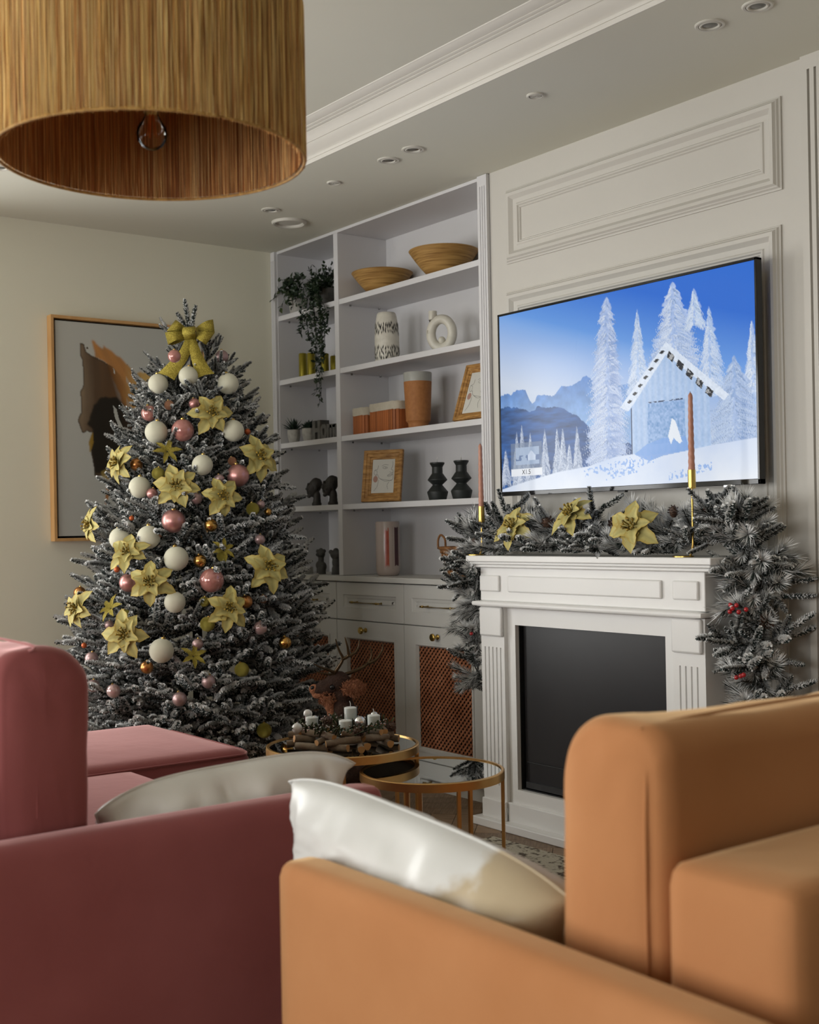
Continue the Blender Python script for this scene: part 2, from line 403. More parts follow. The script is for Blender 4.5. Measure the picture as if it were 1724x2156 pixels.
for a, b in LW:
    e = structure(empty('window_%d' % n, (-0.1, (a + b) / 2, WZ[0]))); n += 1
    fr = MB()
    for p, q in ((a, a + 0.06), (b - 0.06, b), ((a + b) / 2 - 0.05, (a + b) / 2 + 0.05)): fr.box(-0.13, -0.06, p, q, WZ[0], WZ[1])
    for p, q in ((WZ[0], WZ[0] + 0.07), (WZ[1] - 0.06, WZ[1])): fr.box(-0.13, -0.06, a, b, p, q)
    fr.build('window_frame', 'fireplace_white', e); box('window_sill', 'fireplace_white', -0.06, 0.05, a - 0.03, b + 0.03, WZ[0] - 0.03, WZ[0], e, 0.004)
    for p, q in ((a + 0.06, (a + b) / 2 - 0.05), ((a + b) / 2 + 0.05, b - 0.06)): MB().add([(-0.095, p, WZ[0] + 0.07), (-0.095, q, WZ[0] + 0.07), (-0.095, q, WZ[1] - 0.06), (-0.095, p, WZ[1] - 0.06)], [(0, 1, 2, 3)]).build('window_pane', 'window_glass', e, smooth=0)
for a, b in FW:
    e = structure(empty('window_%d' % n, ((a + b) / 2, RY - 0.1, WZ[0]))); n += 1
    fr = MB()
    for p, q in ((a, a + 0.06), (b - 0.06, b), ((a + b) / 2 - 0.05, (a + b) / 2 + 0.05)): fr.box(p, q, RY - 0.13, RY - 0.06, WZ[0], WZ[1])
    for p, q in ((WZ[0], WZ[0] + 0.07), (WZ[1] - 0.06, WZ[1])): fr.box(a, b, RY - 0.13, RY - 0.06, p, q)
    fr.build('window_frame', 'fireplace_white', e); box('window_sill', 'fireplace_white', a - 0.03, b + 0.03, RY - 0.06, RY + 0.05, WZ[0] - 0.03, WZ[0], e, 0.004)
    for p, q in ((a + 0.06, (a + b) / 2 - 0.05), ((a + b) / 2 + 0.05, b - 0.06)): MB().add([(p, RY - 0.095, WZ[0] + 0.07), (q, RY - 0.095, WZ[0] + 0.07), (q, RY - 0.095, WZ[1] - 0.06), (p, RY - 0.095, WZ[1] - 0.06)], [(0, 1, 2, 3)]).build('window_pane', 'window_glass', e, smooth=0)
# ceiling: a raised tray inside a dropped border
SX, SY = 1.02, -0.685
cl = MB(); cl.box(-0.2, RX + 0.2, RY - 0.2, 0.45, ZU, ZU + 0.2)
cl.box(-0.2, RX + 0.2, SY, 0.45, ZS, ZU); cl.box(-0.2, SX, RY - 0.2, SY, ZS, ZU)
structure(cl.build('ceiling', 'ceiling_paint', smooth=0, recalc=False))
PR = [(0.0, 0.0), (0.003, 0.0), (0.008, 0.011), (0.0065, 0.0115), (0.0065, 0.0135), (0.009, 0.014), (0.012, 0.022), (0.011, 0.023), (0.013, 0.025), (0.020, 0.030), (0.030, 0.037), (0.042, 0.046), (0.050, 0.054),
      (0.0485, 0.0552), (0.0485, 0.0565), (0.0525, 0.057), (0.062, 0.067), (0.073, 0.0765), (0.080, 0.081), (0.078, 0.082), (0.078, 0.0835), (0.083, 0.084), (0.090, 0.088), (0.088, 0.089), (0.088, 0.0902), (0.093, 0.091),
      (0.100, 0.095), (0.098, 0.096), (0.098, 0.0972), (0.103, 0.098), (0.122, 0.110), (0.128, 0.1125), (0.130, ZU - ZS), (0.0, ZU - ZS)]
mb = MB()
vs = []; k = len(PR)
for x in (SX - 0.0, RX):
    for d, h in PR: vs.append((x + (d if x == SX else 0), SY - d, ZS + h))
mb.add(vs, [(i, (i + 1) % k, (i + 1) % k + k, i + k) for i in range(k)]); structure(mb.build('trim_1', 'cornice_paint', smooth=25))
mb = MB(); vs = []
for y in (SY, RY):
    for d, h in PR: vs.append((SX + d, y - (d if y == SY else 0), ZS + h))
mb.add(vs, [(i, (i + 1) % k, (i + 1) % k + k, i + k) for i in range(k)]); structure(mb.build('trim_2', 'cornice_paint', smooth=25))
# mouldings of the panelled wall
MP = [(0, 0), (0, 0.006), (0.006, 0.008), (0.010, 0.014), (0.014, 0.016), (0.020, 0.024), (0.032, 0.022), (0.040, 0.014), (0.046, 0.008), (0.056, 0.006),
      (0.064, 0.007), (0.068, 0.011), (0.074, 0.012), (0.078, 0.006), (0.082, 0.006), (0.086, 0.0)]
mb = MB(); sweep_rect(mb, 1.840, 3.163, 2.208, 2.505, MP); structure(mb.build('trim_3', 'panel_paint', smooth=20))
mb = MB(); sweep_rect(mb, 1.834, 3.156, 0.22, 2.097, MP); structure(mb.build('trim_4', 'panel_paint', smooth=20))
def fluted(name, mt, x0, x1, z0, z1, y, nf, m0, m1, fw, depth=0.012):
    """an upright strip with hollow grooves; y = wall plane, faces -y"""
    yf = y - 0.016; mb = MB(); g = [m0 + (m1 - m0) * (i + 0.5) / nf for i in range(nf)]
    xs = [x0]
    for c in g: xs += [c - fw / 2, c + fw / 2]
    xs.append(x1)
    for i in range(len(xs) - 1):
        if i % 2 == 0: mb.box(xs[i], xs[i + 1], yf, y, z0, z1)
        else:
            mb.box(xs[i], xs[i + 1], yf + depth, y, z0, z1); mb.box(xs[i], xs[i + 1], yf, y, z1 - 0.045, z1); mb.box(xs[i], xs[i + 1], yf, y, z0, z0 + 0.06)
    return mb.build(name, mt, smooth=0, recalc=False)
structure(fluted('trim_5', 'panel_paint', 3.245, 3.40, 0.0, ZS, 0.0, 5, 3.262, 3.385, 0.009))
structure(box('baseboard_left', 'cabinet_white', 0, 0.018, RY, 0.0, 0, 0.10, bevel=0.004))
structure(box('baseboard_fireplace', 'cabinet_white', 3.40, RX, -0.018, 0.0, 0, 0.10, bevel=0.004))
def vary(mname, lo, hi):
    """each piece of that material gets a slightly different tone"""
    nt = MATS[mname].node_tree; b = nt.nodes['Principled BSDF']; src = b.inputs['Base Color'].links[0].from_socket
    oi = nt.nodes.new('ShaderNodeObjectInfo'); mr = nt.nodes.new('ShaderNodeMapRange'); hs = nt.nodes.new('ShaderNodeHueSaturation')
    mr.inputs['To Min'].default_value = lo; mr.inputs['To Max'].default_value = hi
    nt.links.new(oi.outputs['Random'], mr.inputs['Value']); nt.links.new(mr.outputs['Result'], hs.inputs['Value'])
    nt.links.new(src, hs.inputs['Color']); nt.links.new(hs.outputs['Color'], b.inputs['Base Color'])
vary('oak', 0.75, 1.2)
# floor: oak herringbone, planks laid singly where they can be seen
fl = structure(box('floor', 'shadow_gap', -0.2, RX + 0.2, RY - 0.2, 0.45, -0.06, -0.006, smooth=0))
PL, PW = 0.50, 0.10
pm = MB().box(-PL / 2 + 0.001, PL / 2 - 0.001, -PW / 2 + 0.001, PW / 2 - 0.001, -0.012, 0.0)
far = MB(); proto = None; cnt = 0
r45 = Matrix.Rotation(PI / 4, 4, 'Z')
for i in range(-40, 60):
    for j in range(-12, 12):
        for kx in (0, 1):
            if kx == 0: lx, ly, rz = i * PW + j * PL * 2, i * PW, 0.0
            else: lx, ly, rz = i * PW + j * PL * 2 + PW / 2 - PL / 2, i * PW + PW / 2 + PL / 2, PI / 2
            p = r45 @ Vector((lx, ly, 0)) + Vector((2.2, -1.2, 0))
            if not (-0.1 < p.x < RX and RY < p.y < 0.3): continue
            M = Matrix.Translation(p) @ r45 @ Matrix.Rotation(rz, 4, 'Z')
            seen = 1.2 < p.x < 2.9 and -1.75 < p.y and cnt < 300
            if seen:
                cnt += 1
                if proto is None:
                    proto = pm.build('plank', 'oak', fl, bevel=0.0015, seg=1, local=True)
                    base = Matrix.Translation(-Vector(ORG['floor']))
                    proto.matrix_local = base @ M
                else:
                    o = share(proto, 'plank', fl, base @ M)
            else:
                far.add(pm.v, pm.f, 0, M)
far.build('plank_field', 'oak', fl, smooth=0, recalc=False, kind='stuff')

# ------------------------------------------------------------------ built-in bookcase over base cabinets
BD = 0.29                                    # depth of the niche
bc = empty('bookcase', (0.86, 0.1, 0.955))
tag(bc, 'white built-in open bookcase with ten compartments between tree and fireplace', 'bookcase')
W = 'bookcase_white'
box('back_panel', W, 0.04, 1.672, BD, BD + 0.02, 0.93, 2.59, bc, smooth=0)
box('side_panel', W, 0.002, 0.042, 0.0, BD, 0.931, 2.598, bc, 0.001); box('side_panel', W, 1.668, 1.734, 0.002, BD, 0.931, 2.598, bc, 0.001)
box('divider', W, 0.571, 0.607, 0.0, BD, 0.931, 2.585, bc, 0.0015)
box('top_rail', W, 0.042, 1.668, -0.001, BD, 2.585, 2.599, bc, 0.001)
SH = (2.264, 1.9314, 1.6036, 1.2745)
for z in SH:
    for a, b in ((0.042, 0.571), (0.607, 1.668)):
        o = box('shelf', W, a, b, 0.003, BD, z - 0.026, z, bc, 0.0015)
        for px_ in (a + 0.03, b - 0.03):
            for py_ in (0.05, 0.22): MB().tube([(px_, py_, z - 0.036), (px_, py_, z - 0.0255)], 0.005, 8).build('shelf_pin', 'chrome', o)
for x0, x1, m0, m1 in ((0.002, 0.040, 0.006, 0.036), (1.676, 1.734, 1.686, 1.728)):
    o = fluted('pilaster', W, x0, x1, 0.932, 2.598, 0.0, 3, m0, m1, 0.004, 0.004); o.parent = bc; o.location = Vector(o.location) - Vector(bc.location)
wt = box('worktop', 'cabinet_white', 0.002, 1.735, -0.03, BD + 0.02, 0.905, 0.930, bevel=0.003)
tag(wt, 'long white worktop running under the bookcase above the drawers', 'worktop')

def raised(mb, x0, x1, z0, z1, y, steps):
    """stepped panel faces: steps = (inset, rise towards -y)"""
    rows = [[(x0 + d, y - h, z0 + d), (x1 - d, y - h, z0 + d), (x1 - d, y - h, z1 - d), (x0 + d, y - h, z1 - d)] for d, h in steps]
    for i in range(len(rows) - 1):
        for j in range(4):
            k = (j + 1) % 4; mb.add([rows[i][j], rows[i][k], rows[i + 1][k], rows[i + 1][j]], [(0, 1, 2, 3)])
    mb.add(rows[-1], [(0, 1, 2, 3)])
CABL = ['white base cabinet half hidden behind the Christmas tree, beside the left wall',
        'white base cabinet with lattice door behind the deer figure, middle of three',
        'white base cabinet with lattice door beside the fireplace, rightmost of three']
CX = (0.016, 0.5605, 1.1075, 1.6545)
YF = -0.012                                  # face of the doors
for ci in range(3):
    x0, x1 = CX[ci] + 0.0015, CX[ci + 1] - 0.0015
    e = empty('base_cabinet', ((x0 + x1) / 2, 0.12, 0.0)); tag(e, CABL[ci], 'cabinet', 'lattice base cabinets')
    b = MB(); b.box(x0, x0 + 0.018, 0.012, BD, 0.06, 0.903); b.box(x1 - 0.018, x1, 0.012, BD, 0.06, 0.903); b.box(x0 + 0.018, x1 - 0.018, BD - 0.02, BD, 0.06, 0.903)
    b.box(x0 + 0.018, x1 - 0.018, 0.012, BD - 0.02, 0.06, 0.08); b.box(x0 + 0.018, x1 - 0.018, 0.012, BD - 0.02, 0.70, 0.72)
    b.build('body', 'cabinet_white', e, smooth=0, recalc=False)
    box('inner_backing', 'matte_black', x0 + 0.02, x1 - 0.02, 0.013, 0.02, 0.10, 0.70, e, smooth=0)
    box('plinth', 'cabinet_white', x0 - 0.001, x1 + 0.001, 0.004, 0.02, 0.0, 0.058, e)
    # drawer front with raised field
    d = MB(); z0, z1 = 0.722, 0.900
    raised(d, x0, x1, z0, z1, 0.011, [(0, 0), (0, 0.021), (0.0015, 0.0225), (0.058, 0.0225), (0.062, 0.019), (0.070, 0.017), (0.078, 0.012), (0.100 - 0.018, 0.012), (0.094, 0.019), (0.097, 0.020)])
    dr = d.build('drawer', 'cabinet_white', e, smooth=20)
    cx = (x0 + x1) / 2; zc = 0.808; h = MB()
    for sx in (-1, 1):
        h.tube([(cx + sx * 0.098, YF + 0.003, zc), (cx + sx * 0.098, YF - 0.028, zc)], 0.005, 10); h.ball((cx + sx * 0.098, YF - 0.028, zc), 0.0062, 10)
    h.tube([(cx - 0.115, YF - 0.028, zc), (cx + 0.115, YF - 0.028, zc)], 0.0048, 10)
    h.build('handle', 'brass', dr)
    # door frame with diagonal lattice
    z0, z1 = 0.062, 0.718; lx0, lx1, lz0, lz1 = x0 + 0.084, x1 - 0.066, 0.172, 0.640
    d = MB()
    for a, b, p, q in ((x0, lx0, z0, z1), (lx1, x1, z0, z1), (lx0, lx1, z0, lz0), (lx0, lx1, lz1, z1)): d.box(a, b, YF, 0.010, p, q)
    for i in range(1): 
        st = [(-0.006, 0.0), (-0.006, 0.005), (0.004, 0.005), (0.010, -0.006), (0.012, -0.010)]
        rows = [[(lx0 - dd * -1, YF - hh, lz0 + dd), (lx1 - dd, YF - hh, lz0 + dd), (lx1 - dd, YF - hh, lz1 - dd), (lx0 + dd, YF - hh, lz1 - dd)] for dd, hh in st]
        for r_ in range(len(rows) - 1):
            for j in range(4):
                k = (j + 1) % 4; d.add([rows[r_][j], rows[r_][k], rows[r_ + 1][k], rows[r_ + 1][j]], [(0, 1, 2, 3)])
    door = d.build('door', 'cabinet_white', e, smooth=20, recalc=False)
    kx, kz = cx - 0.035 + 0.035 * 0.2, 0.678; kb = MB()
    Mk = Matrix.Translation((kx, YF, kz)) @ Matrix.Rotation(PI / 2, 4, 'X')
    kb.lathe([(0.011, 0), (0.0115, 0.004), (0.006, 0.008), (0.006, 0.018), (0.013, 0.024), (0.0165, 0.028), (0.0165, 0.034), (0.013, 0.037), (0.0, 0.037)], 24, M=Mk)
    kb.build('knob', 'brass', door)
    # lattice strips clipped to the opening
    lt = MB(); ax0, ax1, az0, az1 = lx0 + 0.008, lx1 - 0.008, lz0 + 0.008, lz1 - 0.008; sp = 0.0255; hw = 0.0046
    for dire, yy in ((1, YF + 0.0115), (-1, YF + 0.0155)):
        k0 = (ax0 - az1) if dire == 1 else (ax0 + az0); k1 = (ax1 - az0) if dire == 1 else (ax1 + az1)
        t = k0 + sp * 0.5
        while t < k1:
            # line x = t + z (dir 1)  or  x = t - z (dir -1)
            pts = []
            for zz in (az0, az1):
                xx = t + zz if dire == 1 else t - zz
                if ax0 <= xx <= ax1: pts.append((xx, zz))
            for xx in (ax0, ax1):
                zz = xx - t if dire == 1 else t - xx
                if az0 < zz < az1: pts.append((xx, zz))
            if len(pts) >= 2:
                (xa, za), (xb, zb) = pts[0], pts[-1]; L = math.hypot(xb - xa, zb - za)
                if L > 0.006:
                    nx, nz = -(zb - za) / L * hw, (xb - xa) / L * hw
                    lt.add([(xa + nx, yy, za + nz), (xa - nx, yy, za - nz), (xb - nx, yy, zb - nz), (xb + nx, yy, zb + nz),
                            (xa + nx, yy + 0.0035, za + nz), (xa - nx, yy + 0.0035, za - nz), (xb - nx, yy + 0.0035, zb - nz), (xb + nx, yy + 0.0035, zb + nz)],
                           [(0, 1, 2, 3), (0, 4, 5, 1), (2, 6, 7, 3)])
            t += sp
    o = lt.build('lattice', 'lattice_wood', door, smooth=0, recalc=False, kind='stuff'); o['label'] = 'brown wooden diagonal lattice'

# ------------------------------------------------------------------ electric fireplace
fp = empty('fireplace', (2.46, -0.13, 0.0)); tag(fp, 'white electric fireplace surround with fluted pilasters and black firebox', 'fireplace')
F = 'fireplace_white'
def fbox(name, x0, x1, y0, y1, z0, z1, bev=0.003, par=None, mt=F): return box(name, mt, x0, x1, y0, y1, z0, z1, par or fp, bev)
mb = MB(); cr = [(0.0, 1.043), (0.265, 1.043), (0.265, 1.020), (0.258, 1.018), (0.258, 1.012), (0.252, 1.006), (0.244, 1.002), (0.236, 0.996), (0.0, 0.996)]
# mantel: stepped profile on three sides
def slab(mb, o, z0, z1, x0=1.861, x1=3.063, y=-0.265): mb.box(x0 + o, x1 - o, y + o, -0.002, z0, z1)
sh_ = MB(); slab(sh_, 0.0, 1.019, 1.042); sh_.build('mantel_shelf', F, fp, bevel=0.003)
sh_ = MB(); slab(sh_, 0.010, 1.008, 1.0195); slab(sh_, 0.020, 0.996, 1.0085); sh_.build('crown_moulding', F, fp, bevel=0.004, recalc=False)
fr = fbox('frieze', 1.900, 3.006, -0.225, -0.002, 0.868, 0.9965)
for a, b in ((1.905, 2.018), (2.067, 2.829), (2.877, 2.984)): fbox('raised_panel', a, b, -0.235, -0.224, 0.904, 0.966, 0.006, fr)
MB().rbox((1.875, -0.256, 0.846), (3.013, -0.002, 0.8685), 0.011, 8).build('astragal', F, fp)
for a, b in ((1.900, 2.034), (2.868, 3.003)):
    p = MB(); yf = -0.225
    g = [a + 0.022 + i * 0.0225 for i in range(5)] if a < 2 else [a + 0.030 + i * 0.024 for i in range(4)]
    xs = [a]
    for c in g: xs += [c - 0.0035, c + 0.0035]
    xs.append(b)
    for i in range(len(xs) - 1):
        if i % 2 == 0: p.box(xs[i], xs[i + 1], yf, -0.002, 0.10, 0.846)
        else:
            p.box(xs[i], xs[i + 1], yf + 0.007, -0.002, 0.10, 0.846); p.box(xs[i], xs[i + 1], yf, yf + 0.007, 0.69, 0.846); p.box(xs[i], xs[i + 1], yf, yf + 0.007, 0.10, 0.16)
    o = p.build('pilaster', F, fp, smooth=0, recalc=False)
    fbox('capital_block', a + 0.004, b - 0.006 if a > 2 else b, -0.240, -0.224, 0.732, 0.845, 0.008, o)
    fbox('foot_block', a - 0.004, b + 0.002, -0.234, -0.224, 0.03, 0.105, 0.004, o)
p = MB()
for a, b, q, r in ((2.034, 2.078, 0.10, 0.846), (2.822, 2.868, 0.10, 0.846), (2.078, 2.822, 0.779, 0.846), (2.078, 2.822, 0.10, 0.156)): p.box(a, b, -0.208, -0.05, q, r)
p.build('inner_surround', F, fp, recalc=False, smooth=0)
fbox('base_rail', 2.034, 2.868, -0.222, -0.02, 0.03, 0.104, 0.004)
fbox('plinth', 1.866, 3.040, -0.262, -0.002, 0.0, 0.032, 0.004)
fb = MB(); fb.box(2.078, 2.822, -0.055, -0.045, 0.156, 0.779); fb.box(2.078, 2.082, -0.19, -0.05, 0.156, 0.779); fb.box(2.818, 2.822, -0.19, -0.05, 0.156, 0.779); fb.box(2.08, 2.82, -0.19, -0.05, 0.156, 0.160); fb.box(2.08, 2.82, -0.19, -0.05, 0.775, 0.779)
o = fb.build('firebox', 'matte_black', fp, smooth=0, recalc=False)
g = box('firebox_glass', 'smoked_glass', 2.092, 2.818, -0.178, -0.172, 0.165, 0.775, fp, smooth=0); g['label'] = 'glossy black glass front'
tr = MB(); tr.tube([(2.105, -0.183, 0.170), (2.105, -0.183, 0.262), (2.815, -0.183, 0.262)], 0.0012, 6); tr.box(2.10, 2.815, -0.186, -0.179, 0.165, 0.188)
tr.build('ember_tray', 'matte_black', fp, recalc=False)

# ------------------------------------------------------------------ television
TX0, TX1, TZ0, TZ1, TY = 1.8824, 3.1289, 1.2716, 1.9896, -0.098
tv = empty('television', (2.5, -0.05, TZ0)); tag(tv, 'large flat television on the panelled wall showing a snowy cabin', 'television')
MB().rbox((TX0 + 0.02, -0.085, TZ0 + 0.02), (TX1 - 0.02, -0.045, TZ1 - 0.02), 0.012, 8).build('back_cover', 'matte_black', tv)
box('wall_mount', 'matte_black', 2.25, 2.75, -0.046, -0.001, 1.45, 1.85, tv)
bz = MB()
for a, b, q, r in ((TX0, TX0 + 0.009, TZ0, TZ1), (TX1 - 0.009, TX1, TZ0, TZ1), (TX0, TX1, TZ1 - 0.009, TZ1), (TX0, TX1, TZ0, TZ0 + 0.017)): bz.box(a, b, TY, -0.07, q, r)
bz.build('bezel', 'gloss_black', tv, bevel=0.0015, recalc=False)
box('sensor', 'matte_black', 2.51, 2.545, TY + 0.004, TY + 0.02, TZ0 - 0.006, TZ0, tv); box('logo_bar', 'chrome', 2.985, 3.02, TY - 0.0005, TY + 0.012, TZ0 - 0.005, TZ0 + 0.001, tv)
H_, W_ = 270, 480
U, V = np.meshgrid(np.linspace(0, 1, W_), np.linspace(0, 1, H_))
def sky(u, v):
    top = lin((40, 110, 215)); mid = lin((110, 165, 235)); pale = lin((205, 216, 234))
    t = np.clip(v * 1.7 + (0.55 - u) * 0.95, 0, 1.25)[..., None]
    a = top * (1 - np.clip(t / 0.55, 0, 1)) + mid * np.clip(t / 0.55, 0, 1)
    k = np.clip((t - 0.45) / 0.7, 0, 1); return a * (1 - k) + pale * k
img = sky(U, V)
N1 = vnoise((H_, W_), (5, 9), 1, 5); N2 = vnoise((H_, W_), (24, 40), 2, 4); N3 = vnoise((H_, W_), (60, 18), 3, 3); N4 = vnoise((H_, W_), (90, 160), 5, 2)
def put(mask, colr, a=1.0):
    global img
    a = (mask * a)[..., None] if not np.isscalar(mask) else a
    img = img * (1 - a) + np.asarray(colr) * a
def below(pts, jit=0.0):
    xs, ys = zip(*pts); y = np.interp(U[0], xs, ys) + (jit * (N2[40] - 0.5) if jit else 0)
    return np.clip((V - y[None, :]) * H_, 0, 1)
b_, wh = lin((100, 150, 210)), lin((235, 241, 250))
far_m = below([(-.1, .44), (.009, .437), (.046, .454), (.087, .434), (.118, .437), (.148, .507), (.206, .47), (.248, .493), (.282, .438), (.348, .444), (.388, .422), (.42, .44), (.6, .5), (1, .55)], 0.05) * (U < 0.6)
g_ = np.clip((V - 0.42) / 0.22, 0, 1)[..., None]
put(far_m, (lin((84, 132, 200)) * (1 - g_) + lin((140, 178, 226)) * g_) * (0.72 + N2[..., None] * .56))
near_m = below([(-.1, .5), (.005, .511), (.134, .552), (.204, .542), (.289, .56), (.345, .614), (.377, .668), (.45, .75), (.6, .8), (1, .9)], 0.04) * (U < 0.6)
put(near_m, (lin((46, 96, 160)) * (1 - g_) + lin((38, 84, 146)) * g_) * (0.35 + N3[..., None] * 1.3))
def fir(ax, ay, bl, br, by, seed, dens=1.0, shade=(120, 165, 228), lite=(232, 240, 252), pw=0.8):
    """a frosted conifer: drooping boughs of light and blue-grey strokes"""
    global img
    g = np.random.default_rng(seed); h = by - ay; t = np.clip((V - ay) / h, 0, 1); q = vnoise((H_, W_), (60, 26), seed, 3); rag = 0.35 + 0.75 * q
    L = ax + (bl - ax) * t ** pw; R = ax + (br - ax) * t ** pw; cx = (L + R) / 2; hw_ = (R - L) / 2 * rag + 0.0015
    msk = np.clip((hw_ - np.abs(U - cx)) * 260, 0, 1) * (V > ay) * (V < by)
    put(msk * dens * .85, lin(shade) * .55 + lin(lite) * .45 + (N4[..., None] - .5) * .3)
    ns_ = int(900 * (br - bl) * h / .16) + 160
    tt = np.sqrt(g.random(ns_)); order = np.argsort(tt); sd = np.where(g.random(ns_) < .5, -1, 1); re = g.random(ns_) ** .6; tn = g.random(ns_)
    for i_ in order:
        w0 = ((br - ax) if sd[i_] > 0 else (ax - bl)) * tt[i_] ** pw; y0 = ay + h * tt[i_] * .97; x1 = w0 * re[i_] * (.75 + .4 * g.random()); x0 = x1 * .35
        s_ = np.linspace(0, 1, 9); xs = ax + (bl + br - 2 * ax) * .0 + sd[i_] * (x0 + (x1 - x0) * s_); ys = y0 + (.012 + .03 * re[i_]) * s_ ** 1.6 * (1 if tt[i_] > .15 else .5)
        jx = np.clip((xs * (W_ - 1)).astype(int), 0, W_ - 1); jy = np.clip((ys * (H_ - 1)).astype(int), 0, H_ - 1)
        light = .35 + .65 * tn[i_] if sd[i_] < 0 else .15 + .75 * tn[i_]; c_ = lin(shade) * (1 - light) + lin(lite) * light
        if tn[i_] < .12: c_ = c_ * .75
        img[jy, jx] = img[jy, jx] * .25 + c_ * .75
        j2 = np.clip(jy + 1, 0, H_ - 1); img[j2, jx] = img[j2, jx] * .45 + c_ * .88 * .55
fir(.594, .115, .535, .65, .60, 11, .9, (150, 188, 238)); fir(.85, .17, .80, .92, .60, 12, .85, (140, 182, 238)); fir(.989, .272, .95, 1.04, .62, 13, .8, (140, 180, 235))
fir(.726, .018, .60, .86, .56, 14, 1.0, (118, 162, 226), pw=0.65); fir(.80, .07, .76, .85, .25, 19, .7, (150, 190, 240))
fir(.93, .42, .80, 1.08, .86, 21, 1.0, (98, 140, 205), (205, 222, 245)); fir(.476, .021, .368, .565, .90, 15, 1.0, (112, 152, 218), pw=0.5)
put(np.clip(1 - np.abs(U - .495) * 28, 0, 1) * (V > .25) * (V < .88) * (N3 > .5), lin((120, 150, 205)), .6)
for k_, (ax, ay) in enumerate(((.074, .665), (.098, .631), (.137, .678), (.203, .665), (.258, .672), (.283, .675), (.344, .673), (.02, .76), (.31, .76))):
    fir(ax, ay, ax - .03, ax + .032, .96, 30 + k_, 1.0, (48, 92, 150), (225, 234, 248))
# snow field
sn = below([(-.1, 1.0), (-.003, .985), (.083, .956), (.258, .906), (.389, .887), (.499, .848), (.573, .841), (.645, .871), (.715, .855), (.848, .828), (.986, .811), (1.1, .80)])
tone = np.clip(0.75 + (N1 - .5) * .5 + (V - .9) * 1.2, 0, 1)[..., None]
# cabin
put(poly_mask([(.698, .304), (.521, .60), (.554, .625), (.697, .365), (.895, .625), (.912, .60)], U, V).astype(float), lin((222, 233, 249)) + (N4[..., None] - .5) * .2)
wl = poly_mask([(.697, .369), (.562, .616), (.562, .86), (.851, .84), (.845, .56)], U, V)
pl = (0.5 + 0.5 * np.sin(U * 2 * PI * 46))[..., None]
put(wl.astype(float), lin((168, 196, 234)) * (1 - pl * .35) + lin((205, 220, 244)) * pl * .35 + (N4[..., None] - .5) * .12)
dr_ = poly_mask([(.627, .598), (.76, .594), (.763, .80), (.625, .80)], U, V)
put(dr_.astype(float), lin((142, 176, 222)) + (N4[..., None] - .5) * .35)
put((wl & (np.abs(U - .565) < .0022)).astype(float), lin((40, 60, 100))); put((np.abs(V - .594) < .0035) * (U > .63) * (U < .755) * (N4 > .42), lin((40, 60, 100)))
for q in range(7):                                  # dark gaps under the left verge
    c0 = .69 - .145 * (q + .3) / 7, .33 + .262 * (q + .3) / 7; c1 = .69 - .145 * (q + .75) / 7, .33 + .262 * (q + .75) / 7
    put(poly_mask([c0, (c0[0] + .010, c0[1] + .008), (c1[0] + .008, c1[1] + .004), (c1[0] - .002, c1[1] - .004)], U, V).astype(float), lin((10, 16, 30)))
for q in range(5):                                  # rafters on the right verge
    c0 = np.array((.705, .345)) + np.array((.165, .245)) * (q + .1) / 5; c1 = np.array((.705, .345)) + np.array((.165, .245)) * (q + .72) / 5; nrm = np.array((-.008, .030))
    pp = [tuple(c0), tuple(c1), tuple(c1 + nrm), tuple(c0 + nrm)]
    put(poly_mask(pp, U, V).astype(float), lin((12, 18, 34)) + (N4[..., None] > .66) * .4)
put(sn, lin((150, 185, 238)) * (1 - tone) + wh * tone)
put(poly_mask([(.573, .845), (.62, .80), (.68, .775), (.763, .775), (.775, .845), (.68, .862), (.63, .885)], U, V).astype(float), lin((118, 164, 228)) + (N1[..., None] - .5) * .15, .85)
put(poly_mask([(.70, .77), (.715, .68), (.728, .70), (.75, .80), (.74, .81), (.72, .78), (.71, .81)], U, V).astype(float), wh)
for (a0, b0, w0) in ((.47, .90, .10), (.53, .93, .07), (.75, .955, .05), (.82, .935, .03), (.60, .885, .05)):
    put(((np.abs(U - a0) < w0) & (np.abs(V - b0 + (U - a0) * .25) < .02) & (N4 > .60)).astype(float), lin((128, 172, 236)), .8)
# zoom navigator in the corner
th = (U > .045) & (U < .188) & (V > .73) & (V < .875); put(th.astype(float), lin((120, 136, 160)) + (N2[..., None] - .5) * .1, .6)
put(((U > .068) & (U < .176) & (V > .755) & (V < .855)).astype(float), lin((170, 190, 218)), .8)
put(((U > .068) & (U < .176) & (V > .80) & (V < .83) & (N2 > .45)).astype(float), lin((70, 100, 150)), .8)
put(poly_mask([(.125, .83), (.125, .80), (.14, .775), (.16, .805), (.16, .83)], U, V).astype(float), lin((205, 218, 238)))
put(((U > .045) & (U < .188) & (V >= .875) & (V < .915)).astype(float), lin((236, 240, 246)))
img = np.clip(img, 0, 1)
scm = mat('screen_picture', (0, 0, 0), 0.16, attr=None, spec=0.3)
nt = scm.node_tree; at = nt.nodes.new('ShaderNodeAttribute'); at.attribute_name = 'col'; bsd = nt.nodes['Principled BSDF']
nt.links.new(at.outputs['Color'], bsd.inputs['Emission Color']); bsd.inputs['Emission Strength'].default_value = 1.0; bsd.inputs['Base Color'].default_value = (0.01, 0.01, 0.01, 1)
sx0, sx1, sz0, sz1 = TX0 + 0.009, TX1 - 0.009, TZ0 + 0.017, TZ1 - 0.009
scr = picture_mesh('screen', img, lambda u, v: (sx0 + (sx1 - sx0) * u, TY + 0.002, sz1 - (sz1 - sz0) * v), 'screen_picture', tv)
scr['label'] = 'lit screen with snow-covered cabin, firs and blue sky'
